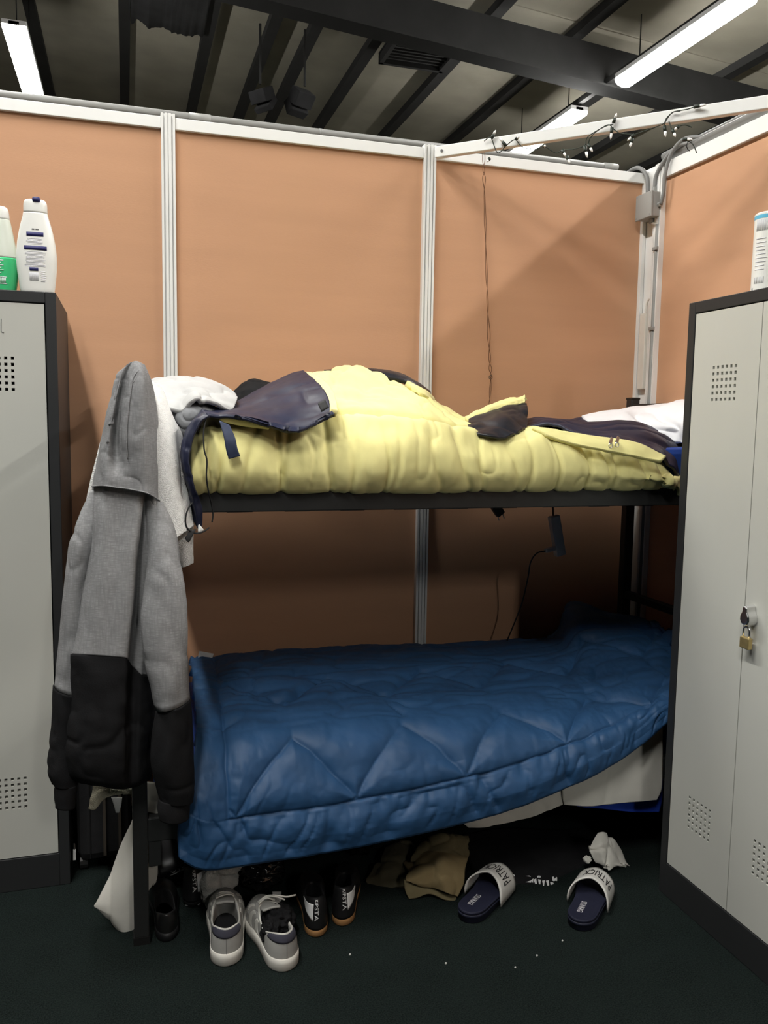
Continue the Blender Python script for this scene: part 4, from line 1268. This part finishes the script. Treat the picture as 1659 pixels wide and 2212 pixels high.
part(MB().tube([rp + np.array([.007 * math.cos(t), 0, .008 * math.sin(t)]) for t in np.linspace(0, 2 * math.pi, 15)], .0013, 5, cap=False), 'wire_loop', 'cable_dark', fl)

# ---- socket strip under the upper bunk
ps = tag(empty('power_strip', (1.59, 2.9, .93)), 'white power strip dangling below the upper bunk', 'power strip')
p0, p1 = at(1196, 1114, 2.9), at(1210, 1200, 2.9)
part(MB().bar(p0, p1, .042, .03, up=(0, -1, 0)), 'strip_body', 'white_pvc', ps, bevel=.005)
part(MB().tube([at(1194, 1090, 2.9), at(1195, 1114, 2.9)], .004, 6), 'feed_cable', 'cable_brown', ps)
part(MB().bar(at(1199, 1184, 2.885), at(1178, 1190, 2.87), .018, .016), 'plug', 'white_pvc', ps, bevel=.003)
part(MB().tube([at(*p) for p in ((1178, 1190, 2.87), (1160, 1195, 2.86), (1146, 1215, 2.87), (1140, 1250, 2.9), (1125, 1310, 2.95), (1095, 1385, 2.98))], .0028, 6, smooth=50), 'lead', 'black_plastic', ps, smooth=True)
pg = tag(empty('plug', (1.34, 2.95, 1.08)), 'black mains plug hanging just under the upper bunk rail', 'plug')
part(MB().bar(at(1068, 1092, 2.95), at(1082, 1112, 2.95), .035, .03, up=(0, -1, 0)), 'plug_body', 'black_plastic', pg, bevel=.006)
for dx in (-6, 5):
    part(MB().tube([at(1080 + dx, 1110 - dx * .4, 2.95), at(1084 + dx, 1122 - dx * .4, 2.95)], .0022, 6), 'pin', 'steel', pg)

# ---- roof fittings
def speaker(px0, px1, label):
    t = tag(empty('loudspeaker', tuple(at_plane(*px0, (0, 0, 5.2), (0, 0, 1)))), label, 'loudspeaker', 'loudspeakers under the roof')
    a, b = at_plane(*px0, (0, 0, 5.25), (0, 0, 1)), at_plane(*px1, (0, 0, 5.05), (0, 0, 1))
    b = a + (b - a) * min(1.0, .80 / np.linalg.norm(b - a))
    mid = (a + b) / 2 + np.array([0, 0, -.03])
    part(MB().bar(a, mid, .25, .17), 'speaker_box', 'black_felt', t, bevel=.01)
    part(MB().bar(mid, b + np.array([0, 0, .03]), .25, .17), 'speaker_horn', 'black_felt', t, bevel=.01)
    part(MB().tube([a + np.array([0, 0, .05]), (a[0], a[1], roof_z(a[0]))], .015, 6), 'bracket', 'roof_steel', t)
    return t


speaker((562, 192), (578, 238), 'left one of two dark loudspeakers hanging under the roof')
speaker((658, 196), (634, 245), 'right one of two dark loudspeakers hanging under the roof')
gv = tag(empty('roof_vent', (3.35, 9.75, roof_z(3.35) - .05)), 'dark slatted vent frame set between the roof purlins', 'vent')
x0, x1, y0, y1, zv = 2.97, 3.78, 9.45, 10.15, roof_z(3.4) - .03
for d_ in ((x0, x1, y0, y0 + .05), (x0, x1, y1 - .05, y1), (x0, x0 + .05, y0, y1), (x1 - .05, x1, y0, y1)):
    part(MB().box(*d_, zv - .04, zv + .06), 'frame', 'roof_steel', gv)
for k in range(7):
    y = y0 + .08 + k * .08
    part(MB().box(x0 + .05, x1 - .05, y, y + .03, zv - .01, zv + .03), 'slat', 'roof_steel', gv)
part(MB().box(x0, x1, y0, y1, zv + .07, zv + .09), 'backing', 'black_felt', gv)
xs_ = np.linspace(.13, .96, 40)
yr = 10.78 + .10 * vnoise(np.stack([xs_ * 9, 0 * xs_, 0 * xs_], -1), 5) + .05 * vnoise(np.stack([xs_ * 30, 0 * xs_, 0 * xs_], -1), 6)
G_ = np.array([[(x, y0_ * (1 - w) + yy * w, roof_z(x) + .02 - .02 * w) for x, yy in zip(xs_, yr)] for y0_, w in ((8.75, 0), (8.75, .5), (8.75, 1))])
tag(grid_mesh('roof_felt', G_, 'black_felt', None, .03, facing=(0, 0, -1)), 'ragged dark felt sheet under the roof at the upper left', 'felt')

# ================================================================== SHOES
def foot_outline(L, wh, wb, n=72):
    """closed outline of a shoe, heel at y=0, toe at y=L."""
    out = []
    for t in np.linspace(0, 2 * math.pi, n, endpoint=False):
        y = L / 2 - L / 2 * math.cos(t)
        f = y / L
        hw = np.interp(f, [0, .1, .3, .45, .7, .85, 1], [wh * .92, wh, wh * .96, wh, wb, wb * .94, wb * .6])
        e = min(1.0, (1 - abs(1 - 2 * f) ** (6.0 if f < .5 else 3.4))) ** .5
        s_ = 1 if t < math.pi else -1
        out.append((s_ * hw * max(e, 0) + .004 * math.sin(math.pi * f), y))
    return np.array(out)


class Shoe:
    def __init__(s, L=.29, wh=.037, wb=.050, zh=.098, zt=.085, sole=.028, open_y=.30, open_l=.27, open_w=.031, dip=.02, inset=.004, flare=.0):
        s.flare = flare
        s.L, s.sole = L, sole
        s.out = foot_outline(L, wh, wb)
        n = len(s.out)
        t = np.linspace(0, 2 * math.pi, n, endpoint=False)
        s.col = np.stack([open_w * np.sin(t), open_y * L - open_l * L * np.cos(t)], 1)
        f = (1 - np.cos(t)) / 2
        s.cz = zh + (zt - zh) * f - dip * np.sin(math.pi * np.clip(f * 1.15, 0, 1)) ** 2
        s.inset = inset
        s.n = n

    def surf(s, ti, v, off=0.0):
        """ti: index along outline (float), v 0 (sole) .. 1 (collar)."""
        i = np.asarray(ti, float) % s.n
        a = np.floor(i).astype(int) % s.n
        w = (i - np.floor(i))[..., None]
        o = s.out[a] * (1 - w) + s.out[(a + 1) % s.n] * w
        c = s.col[a] * (1 - w) + s.col[(a + 1) % s.n] * w
        cz = s.cz[a] * (1 - w[..., 0]) + s.cz[(a + 1) % s.n] * w[..., 0]
        cen = np.array([0, s.L / 2])
        oi = o + (cen - o) / np.linalg.norm(cen - o, axis=-1)[..., None] * s.inset
        v = np.asarray(v, float)
        g = 1 - np.cos(v * math.pi / 2)
        xy = oi * (1 - g[..., None]) + c * g[..., None]
        z = s.sole + (cz - s.sole) * np.sin(v * math.pi / 2)
        P = np.concatenate([xy, z[..., None]], -1)
        if off:
            out = np.concatenate([o - cen, np.full(o.shape[:-1] + (1,), .04)], -1)
            out /= np.linalg.norm(out, axis=-1)[..., None]
            nn = out * (1 - g[..., None]) + np.array([0, 0, 1.0]) * g[..., None]
            nn /= np.linalg.norm(nn, axis=-1)[..., None]
            P = P + nn * off
        return P

    def patch(s, t0, t1, v0, v1, off, nt=16, nv=8, skew=0.0):
        T, V = np.meshgrid(np.linspace(0, 1, nt), np.linspace(0, 1, nv))
        va = v0(T) if callable(v0) else v0
        vb = v1(T) if callable(v1) else v1
        return s.surf(t0 + (t1 - t0) * T + skew * V, va + (vb - va) * V, off)

    def build(s, t, upper, sole_m, lining, insole, sole_h=None, lip=.002):
        loc = t
        out = s.out
        cen = np.array([0, s.L / 2])
        d_ = (out - cen) / np.linalg.norm(out - cen, axis=1)[:, None]
        R_ = []
        for z, e in ((0, -.004), (.004, 0), (s.sole * .7, .001), (s.sole + .003, .0), (s.sole + .004, -.003)):
            R_.append(np.concatenate([out + d_ * (e + s.flare), np.full((s.n, 1), z)], 1))
        MB().rings(R_).build('sole', sole_m, loc, smooth=True)
        ti = np.arange(s.n)
        vs = np.linspace(0, 1, 22)
        rings = [s.surf(ti, np.full(s.n, v)) for v in vs]
        inner = []
        for v, dep, e in ((1, -.001, .94), (1, .006, .90), (1, .03, .93), (1, .052, .98)):
            r = s.surf(ti, np.full(s.n, 1.0)).copy()
            c = r.mean(0)
            r[:, :2] = c[:2] + (r[:, :2] - c[:2]) * e
            r[:, 2] = np.maximum(r[:, 2] - dep, s.sole + .004)
            inner.append(r)
        MB().rings(rings, cap0=True, cap1=False).build('upper', upper, loc, smooth=True)
        first = [s.surf(ti, np.full(s.n, 1.0))] + inner
        MB().rings(first, cap0=False, cap1=False).build('lining', lining, loc, smooth=True)
        r = inner[-1].copy()
        r[:, 2] = np.minimum(r[:, 2], s.sole + .012)
        MB().rings([r, r - np.array([0, 0, .002])]).build('insole', insole, loc)
        return t


HE = 0.0       # outline index of the heel; toe is n/2


def sneaker(loc, rz, label, laces=True):
    t = tag(empty('sneaker', loc, rz), label, 'shoe', 'grey sneakers under the bunk')
    s = Shoe(L=.298, wh=.047, wb=.057, zh=.098, zt=.090, sole=.031, open_y=.345, open_l=.30, open_w=.037)
    s.build(t, 'sneaker_grey', 'sneaker_white', 'sneaker_grey', 'insole_black')
    n = s.n
    grid_mesh('heel_tab', s.patch(-11, 11, lambda T: .46 + .10 * (2 * T - 1) ** 2, .97, .0016, 24, 8), 'heel_navy', t, .0016, facing=(0, -1, .3))
    grid_mesh('toe_cap', s.patch(n / 2 - 13, n / 2 + 13, .0, lambda T: .60 - .25 * (2 * T - 1) ** 2, .0012, 26, 12), 'sneaker_toe', t, .0012, facing=(0, 1, .6))
    MB().tube(np.concatenate([s.surf(np.arange(n), np.full(n, .99), .0005), s.surf(np.array([0.]), np.array([.99]), .0005)]), .0026, 6, cap=False).build('collar_edge', 'sneaker_stripe', t, smooth=True)
    for side in (1, -1):
        for k in range(3):
            t0 = (16.5 + k * 3.4) * side
            grid_mesh('stripe', s.patch(t0, t0 + 1.7 * side, .04, .80, .0012, 5, 12, skew=2.5 * side), 'sneaker_stripe', t, .001, facing=(side, 0, .3))
        grid_mesh('eyelet_stay', s.patch(24 * side, 35 * side, .80, .985, .0016, 14, 5), 'sneaker_grey', t, .0016, facing=(side, 0, 1))
    # tongue and laces
    tg = np.array([[(-.022, .205, .082), (0, .207, .087), (.022, .205, .082)], [(-.026, .165, .094), (0, .166, .099), (.026, .165, .094)], [(-.025, .135, .104), (0, .132, .109), (.025, .135, .104)]])
    grid_mesh('tongue', net(tg, 14, 14), 'sneaker_grey', t, .006, facing=(0, 0, 1))
    if laces:
        for k in range(4):
            y = .168 + k * .012
            z = .104 - k * .0045
            sg = 1 if k % 2 else -1
            MB().tube([(-.026, y, z - .006), (-.012, y + .003 * sg, z + .001), (.012, y - .003 * sg, z + .001), (.026, y, z - .006)], .0022, 6, smooth=14).build('lace', 'sneaker_white', t, smooth=True)
    else:
        for pts in ([(-.022, .190, .095), (0, .186, .110), (.030, .172, .112), (.055, .170, .104), (.085, .178, .098)], [(.0, .188, .109), (.02, .160, .118), (.045, .158, .104)], [(-.024, .178, .098), (-.002, .182, .108), (.022, .176, .099)]):
            MB().tube(pts, .0026, 6, smooth=24).build('lace', 'sneaker_white', t, smooth=True)
    MB().tube([s.surf(np.array([0.]), np.array([v]), .0006)[0] for v in np.linspace(.02, .5, 8)], .0008, 4).build('heel_seam', 'sneaker_toe', t)
    return t


def aim(p_heel, p_toe):
    d_ = np.array(p_toe[:2]) - np.array(p_heel[:2])
    return (float(p_heel[0]), float(p_heel[1]), 0.0), math.atan2(-d_[0], d_[1])


l_, r_ = aim(at_floor(489, 2090), (at_floor(484, 1925)))
sneaker(l_, r_, 'left grey sneaker with dark heel tab and an empty opening')
l_, r_ = aim(at_floor(621, 2100), at_floor(546, 1962))
sneaker(l_, r_ , 'right grey sneaker with loose lace and a dark sock stuffed in', laces=False)


def lump(name, c, size, m, label, cat, seed=0, amp=.3, freq=2.2, rot=0.0, group=None, n=40, parent=None, rid=.0, base=None):
    th = np.linspace(.02, math.pi - .02, n)
    ph = np.linspace(0, 2 * math.pi, n, endpoint=False)
    T, Ph = np.meshgrid(th, ph, indexing='ij')
    S = np.stack([np.sin(T) * np.cos(Ph), np.sin(T) * np.sin(Ph), np.cos(T)], -1)
    r = 1 + amp * fbm(S * freq + seed, seed, 4) - rid * ridge(S * freq * 1.6 + seed, seed + 2)
    P = S * r[..., None] * np.array(size)
    cR, sR = math.cos(rot), math.sin(rot)
    P = np.stack([P[..., 0] * cR - P[..., 1] * sR, P[..., 0] * sR + P[..., 1] * cR, P[..., 2]], -1) + np.array(c)
    if base is not None:
        P[..., 2] = np.maximum(P[..., 2], base)
    o = MB().rings(P).build(name, m, None, smooth=True)
    if parent is not None:
        return under(o, parent)
    return tag(o, label, cat, group)


pz = at(607, 1992, 2.17)
sk2 = tag(empty('sock', tuple(pz)), 'black sock stuffed into the right grey sneaker', 'sock')
lump('sock_body', at(604, 1985, 2.18), (.044, .055, .034), 'cloth_black', '', '', seed=5, amp=.35, parent=sk2, rid=.25)
lump('sock_body', at(583, 2012, 2.13), (.026, .034, .034), 'cloth_black', '', '', seed=9, amp=.35, parent=sk2, rid=.2)


def boot(loc, rz, label, gum=True, side=-1, tilt=None, studs=False):
    t = tag(empty('football_boot', loc, rz), label, 'shoe', 'black football boots under the bunk')
    s = Shoe(L=.28, wh=.036, wb=.045, zh=.112, zt=.088, sole=.022 if gum else .012, open_y=.28, open_l=.24, open_w=.026, dip=.012, inset=.001, flare=-.0015)
    s.build(t, 'boot_black', 'gum' if gum else 'boot_black', 'boot_black', 'insole_black')
    grid_mesh('side_panel', s.patch((2.6 if side < 0 else 3.6) * side, 15 * side, lambda T: .18 + .35 * T, lambda T: .62 - .02 * T, .0012, 14, 8), 'print_white', t, .001, facing=(side, -.5, .2))
    # brand lettering running down the heel counter
    W_, H_ = .050, .0085

    def fn(u, v):
        vv = .80 - (u / W_) * .60
        ti = (-.4 if side < 0 else 1.6) + (v / H_ - .5) * 2.4
        return s.surf(np.array(ti), np.array(vv), .0014)
    lettering('lettering', 'KIPSTA', fn, 'print_white', t, W_, H_)
    if studs:
        for (a, b) in ((.018, .03), (-.018, .03), (.024, .17), (-.024, .17), (.02, .23), (-.02, .23)):
            MB().tube([(a, b, .002), (a, b, -.012)], [.007, .0045], 8).build('stud', 'print_white', t)
    return t


l_, r_ = aim(at_floor(685, 2027), at_floor(664, 1920))
boot(l_, r_, 'black indoor football boot with gum sole, next to the right sneaker', side=-1)
l_, r_ = aim(at_floor(738, 2003), at_floor(748, 1905))
boot(l_, r_, 'black indoor football boot with gum sole, nearest the olive trousers', side=1)
b0 = at_floor(415, 1968)
bt = boot((b0[0], b0[1], .013), -.15, 'black studded football boot standing behind the grey sock ball', gum=False, side=1, studs=True)
b1 = at_floor(352, 1975)
bt = boot((b1[0] - .015, b1[1] + .12, .052), .1, 'black studded football boot tipped on its side by the bed post', gum=False, side=1, studs=True)
bt.rotation_euler = (0, math.radians(78), .1)

# black leather shoe nearest the bed post
l_, r_ = aim(at_floor(362, 2036), at_floor(350, 1950))
t = tag(empty('leather_shoe', l_, r_), 'glossy black leather shoe on the carpet beside the left bed post', 'shoe')
s = Shoe(L=.29, wh=.034, wb=.046, zh=.075, zt=.07, sole=.02, open_y=.30, open_l=.26, open_w=.028)
s.build(t, 'leather_black', 'boot_black', 'insole_black', 'insole_black')

# ---- ball of grey socks
sk = tag(empty('sock_bundle', tuple(at_floor(465, 1975))), 'fluffy grey socks lying behind the left grey sneaker', 'socks')
c_ = at_floor(455, 1978)
lump('sock', (c_[0] + .005, c_[1] + .06, .058), (.036, .05, .058), 'sock_grey', '', '', seed=12, amp=.25, freq=2.0, parent=sk, rid=.15, base=.002)
lump('sock', (c_[0] + .065, c_[1] + .13, .078), (.055, .04, .030), 'sock_grey', '', '', seed=15, amp=.25, freq=2.2, parent=sk, rid=.15, rot=.2)
lump('sock', (c_[0] + .05, c_[1] + .13, .03), (.05, .04, .03), 'sock_grey', '', '', seed=16, amp=.2, freq=2.2, parent=sk, base=.002)

# ---- crumpled black plastic bag with a paper tag
c_ = at_floor(572, 1955)
pb = tag(empty('plastic_bag', tuple(c_)), 'shiny crumpled black plastic bag with a white tag behind the sneakers', 'plastic bag')
lump('bag_body', (c_[0] + .01, c_[1] + .10, .05), (.07, .06, .05), 'plastic_black', '', '', seed=22, amp=.4, freq=3.4, parent=pb, rid=.3, base=.002)
cl('paper_tag', 'tag_white', [[(588, 1926, 2.36), (608, 1926, 2.36)], [(590, 1937, 2.35), (608, 1937, 2.35)], [(594, 1949, 2.345), (608, 1947, 2.345)]], parent=pb, nu=6, nv=8, thick=.001, amp=.001)
c_ = at_floor(812, 1905)
tag(lump('plastic_bag', (c_[0] + .0, c_[1] + .18, .09), (.05, .05, .09), 'plastic_black', '', '', seed=25, amp=.4, freq=3.2, rid=.3, base=.002),
    'shiny black plastic bag in the dark left of the olive trousers', 'plastic bag')

# ---- olive trousers
ot = tag(empty('trousers', tuple(at_floor(900, 1945))), 'crumpled olive trousers lying under the bunk beside a navy slide', 'trousers')
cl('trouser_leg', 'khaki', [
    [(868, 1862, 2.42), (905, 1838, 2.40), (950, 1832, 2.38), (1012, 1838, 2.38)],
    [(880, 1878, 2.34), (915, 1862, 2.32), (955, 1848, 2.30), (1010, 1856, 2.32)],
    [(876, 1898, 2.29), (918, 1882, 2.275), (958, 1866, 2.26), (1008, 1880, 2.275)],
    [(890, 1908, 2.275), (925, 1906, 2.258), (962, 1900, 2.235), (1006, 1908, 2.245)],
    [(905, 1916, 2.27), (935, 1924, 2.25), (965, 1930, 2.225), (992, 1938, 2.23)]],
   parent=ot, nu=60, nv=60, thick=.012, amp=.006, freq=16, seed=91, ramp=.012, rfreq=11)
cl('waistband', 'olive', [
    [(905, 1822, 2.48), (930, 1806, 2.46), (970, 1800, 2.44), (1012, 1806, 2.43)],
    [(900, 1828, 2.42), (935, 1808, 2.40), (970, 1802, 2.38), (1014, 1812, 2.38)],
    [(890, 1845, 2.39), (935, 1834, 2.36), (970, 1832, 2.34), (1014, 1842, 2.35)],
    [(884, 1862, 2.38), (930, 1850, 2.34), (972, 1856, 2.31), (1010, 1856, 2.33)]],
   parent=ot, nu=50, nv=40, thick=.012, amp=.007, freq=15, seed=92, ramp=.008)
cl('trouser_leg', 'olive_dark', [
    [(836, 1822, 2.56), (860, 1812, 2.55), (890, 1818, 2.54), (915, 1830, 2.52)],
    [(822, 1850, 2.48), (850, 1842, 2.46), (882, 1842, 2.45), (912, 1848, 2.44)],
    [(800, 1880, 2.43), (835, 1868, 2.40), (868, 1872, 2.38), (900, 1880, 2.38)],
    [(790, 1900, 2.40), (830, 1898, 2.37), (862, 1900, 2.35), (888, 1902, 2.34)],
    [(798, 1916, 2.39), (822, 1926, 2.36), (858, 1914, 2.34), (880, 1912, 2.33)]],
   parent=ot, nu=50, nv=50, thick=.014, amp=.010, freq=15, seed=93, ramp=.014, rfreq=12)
cl('pocket', 'olive', [
    [(872, 1900, 2.30), (900, 1908, 2.29), (935, 1916, 2.275), (970, 1928, 2.26), (985, 1934, 2.25)],
    [(876, 1925, 2.28), (905, 1918, 2.275), (935, 1924, 2.265), (968, 1938, 2.245), (985, 1942, 2.24)],
    [(884, 1942, 2.27), (900, 1940, 2.268), (930, 1930, 2.26), (960, 1942, 2.24), (982, 1946, 2.235)]],
   parent=ot, nu=40, nv=20, thick=.006, amp=.003, freq=22, seed=94)

# ---- black garment with white print
BG = [
    [(1000, 1800, 2.62), (1080, 1790, 2.60), (1180, 1790, 2.56), (1290, 1790, 2.52), (1390, 1800, 2.50)],
    [(1005, 1830, 2.48), (1090, 1825, 2.46), (1190, 1825, 2.42), (1290, 1828, 2.40), (1380, 1838, 2.40)],
    [(1020, 1870, 2.38), (1100, 1868, 2.36), (1190, 1868, 2.33), (1280, 1872, 2.31), (1360, 1872, 2.32)],
    [(1050, 1900, 2.30), (1110, 1896, 2.29), (1180, 1896, 2.27), (1250, 1900, 2.26), (1330, 1890, 2.28)],
    [(1080, 1918, 2.255), (1120, 1915, 2.255), (1180, 1922, 2.225), (1235, 1920, 2.22), (1300, 1902, 2.245)]]
bgm = tag(empty('black_sweatshirt', tuple(at_floor(1180, 1920))), 'black sweatshirt with white print lying under the bunk between the slides', 'sweatshirt')
Gb = crumple(pnet(BG, 70, 50), .006, 12, 95)
bo = under(grid_mesh('garment_body', Gb, 'cloth_black', None, .02), bgm)
deps = None
bv = BVHTree.FromPolygons([tuple(p) for p in Gb.reshape(-1, 3)], [(j * 70 + i, j * 70 + i + 1, (j + 1) * 70 + i + 1, (j + 1) * 70 + i) for j in range(49) for i in range(69)])


def on_garment(px, py):
    d_ = sight(px, py)
    h = bv.ray_cast(Vector(EYE), Vector(d_).normalized())
    if h[0] is None:
        return at_floor(px, py, .004)
    nrm = np.array(h[1])
    if nrm @ d_ > 0:
        nrm = -nrm
    return np.array(h[0]) + nrm * .003


def motif(polys, name='print'):
    for poly in polys:
        V = [on_garment(*p) for p in poly]
        mb = MB().add(V, [tuple(range(len(V)))])
        part(mb, name, 'print_white', bgm)


motif([[(1135, 1907), (1148, 1903), (1147, 1908)], [(1147, 1903), (1152, 1899), (1151, 1909)], [(1152, 1902), (1158, 1899), (1160, 1911), (1156, 1911)], [(1162, 1901), (1168, 1902), (1167, 1912), (1164, 1911)],
       [(1171, 1904), (1177, 1903), (1175, 1915), (1173, 1915)], [(1179, 1904), (1185, 1903), (1186, 1916), (1182, 1914)], [(1188, 1907), (1195, 1908), (1190, 1917)], [(1196, 1909), (1199, 1920), (1182, 1917)],
       [(1160, 1894), (1164, 1893), (1168, 1894), (1167, 1898), (1164, 1897), (1161, 1898)], [(1135, 1894), (1143, 1893), (1147, 1896), (1141, 1895)],
       [(1192, 1896), (1195, 1895), (1198, 1900), (1201, 1896), (1203, 1897), (1203, 1905), (1200, 1904), (1196, 1905), (1193, 1904)],
       [(1207, 1905), (1209, 1904), (1211, 1906), (1210, 1908), (1208, 1908)], [(1221, 1901), (1225, 1909), (1224, 1918), (1219, 1918), (1215, 1912)],
       [(1106, 1891), (1110, 1890), (1112, 1894), (1108, 1895)]])

ws = tag(empty('white_sock', tuple(at_floor(1305, 1890))), 'crumpled white sock lying on the black sweatshirt', 'sock')
cl('sock_body', 'sheet_white', [
    [(1291, 1800, 2.31), (1303, 1798, 2.31), (1316, 1804, 2.32), (1328, 1812, 2.33)],
    [(1276, 1826, 2.28), (1300, 1822, 2.27), (1325, 1826, 2.28), (1345, 1840, 2.31)],
    [(1273, 1836, 2.27), (1302, 1842, 2.25), (1328, 1850, 2.26), (1352, 1862, 2.29)],
    [(1285, 1862, 2.26), (1308, 1866, 2.24), (1330, 1866, 2.25), (1362, 1878, 2.27)],
    [(1292, 1866, 2.26), (1315, 1880, 2.235), (1328, 1872, 2.25), (1350, 1868, 2.28)]],
   parent=ws, nu=50, nv=50, thick=.01, amp=.006, freq=22, seed=97, ramp=.010, rfreq=16)
lump('sock_toe', at(1268, 1857, 2.275), (.014, .012, .012), 'sheet_white', '', '', seed=31, amp=.3, parent=ws)

# ---- slides
def slide(loc, rz, label):
    t = tag(empty('slide_sandal', loc, rz), label, 'sandal', 'navy slides under the bunk')
    L = .285
    out = foot_outline(L, .044, .056)
    cen = np.array([0, L / 2])
    d_ = (out - cen) / np.linalg.norm(out - cen, axis=1)[:, None]

    def ringz(z, e):
        return np.concatenate([out + d_ * e, np.full((len(out), 1), z)], 1)
    MB().rings([ringz(0, -.006), ringz(.003, -.002), ringz(.016, -.003), ringz(.018, 0), ringz(.026, .001)]).build('sole', 'slide_sole', t, smooth=True)
    MB().rings([ringz(.026, -.001), ringz(.033, -.001), ringz(.035, -.004), ringz(.032, -.012)]).build('footbed', 'slide_navy', t, smooth=True)
    # strap
    na, nl = 28, 10
    Gs = np.zeros((nl, na, 3))
    for j in range(nl):
        f = j / (nl - 1)
        for i in range(na):
            a = math.pi * i / (na - 1)
            side = math.cos(a)
            y = .135 + .095 * f + (.035 * abs(side) ** 2) * (1 - f) * -.2 + .02 * (1 - abs(side))
            Gs[j, i] = (side * (.062 - .004 * f), y - .012 * abs(side) ** 3 * (1 - f), .012 + (.074 - .014 * f) * max(0, math.sin(a)) ** .62)
    grid_mesh('strap', Gs, 'slide_strap', t, .004, facing=(0, 0, 1))

    def fs(u, v):
        a = math.radians(28) + (u / .062) * math.radians(92)
        fi, fj = a / math.pi * (na - 1), np.clip(.72 - .46 * v / .018, 0, 1) * (nl - 1)
        i, j = min(int(fi), na - 2), min(int(fj), nl - 2)
        a_, b_ = fi - i, fj - j
        p = (Gs[j, i] * (1 - a_) + Gs[j, i + 1] * a_) * (1 - b_) + (Gs[j + 1, i] * (1 - a_) + Gs[j + 1, i + 1] * a_) * b_
        c = np.array([0, p[1], .02])
        nn = (p - c) / np.linalg.norm(p - c)
        return p + nn * .0016
    lettering('strap_lettering', 'PATRICK', fs, 'print_black', t, .062, .018)

    def fi_(u, v):
        return (-.006 + (v / .016 - .5) * .017, .105 - u, .0335)
    lettering('footbed_lettering', 'STUNKAGI', fi_, 'print_pale', t, .060, .016)
    return t


h0 = at_floor(1003, 1994)
slide((h0[0], h0[1], 0), math.radians(-50), 'navy slide with white strap touching the olive trousers')
h0 = at_floor(1247, 2012)
slide((h0[0], h0[1], 0), math.radians(-44), 'navy slide with white strap nearest the right locker')

# ================================================================== SUITCASE
sc = tag(empty('suitcase', (-.09, 2.84, 0)), 'black soft suitcase standing between the left locker and the bed', 'suitcase')
part(MB().box(-.168, -.005, 2.69, 3.03, .035, .56), 'suitcase_body', 'suitcase_black', sc, bevel=.03)
for x in (-.15, -.055):
    part(MB().tube([(x - .012, 2.73, .022), (x + .012, 2.73, .022)], .022, 12), 'wheel', 'black_plastic', sc)
    part(MB().tube([(x - .012, 2.99, .022), (x + .012, 2.99, .022)], .022, 12), 'wheel', 'black_plastic', sc)
zt0 = [at(*p) for p in ((160, 1822, 2.685), (161, 1834, 2.682), (161, 1858, 2.682))]
part(MB().tube([zt0[0], zt0[1]], .0035, 6), 'zip_slider', 'steel', sc)
part(MB().bar(zt0[1], zt0[2], .009, .002, up=(0, -1, 0)), 'zip_pull', 'tag_white', sc, bevel=.001)
part(MB().tube([(-.128, 2.688, .05), (-.128, 2.688, .52)], .002, 5), 'zip', 'black_plastic', sc)
for px in (225, 258):
    a, b = at(px, 1735, 2.682), at(px + 3, 1882, 2.682)
    part(MB().bar((a[0], 2.682, .52), (a[0], 2.682, max(b[2], .06)), .009, .012, up=(0, 1, 0)), 'handle_rail', 'handle_tube', sc)

# lint on the carpet
for i, (px, py) in enumerate(((756, 2064), (1215, 2034), (1160, 2066), (963, 2083), (1113, 2092))):
    p = at_floor(px, py)
    lump('lint_fleck', (p[0], p[1], .003), (.003, .002, .0028), 'tag_white', 'tiny white fleck of lint on the dark carpet', 'lint', seed=40 + i, n=8, group='lint flecks on the carpet')
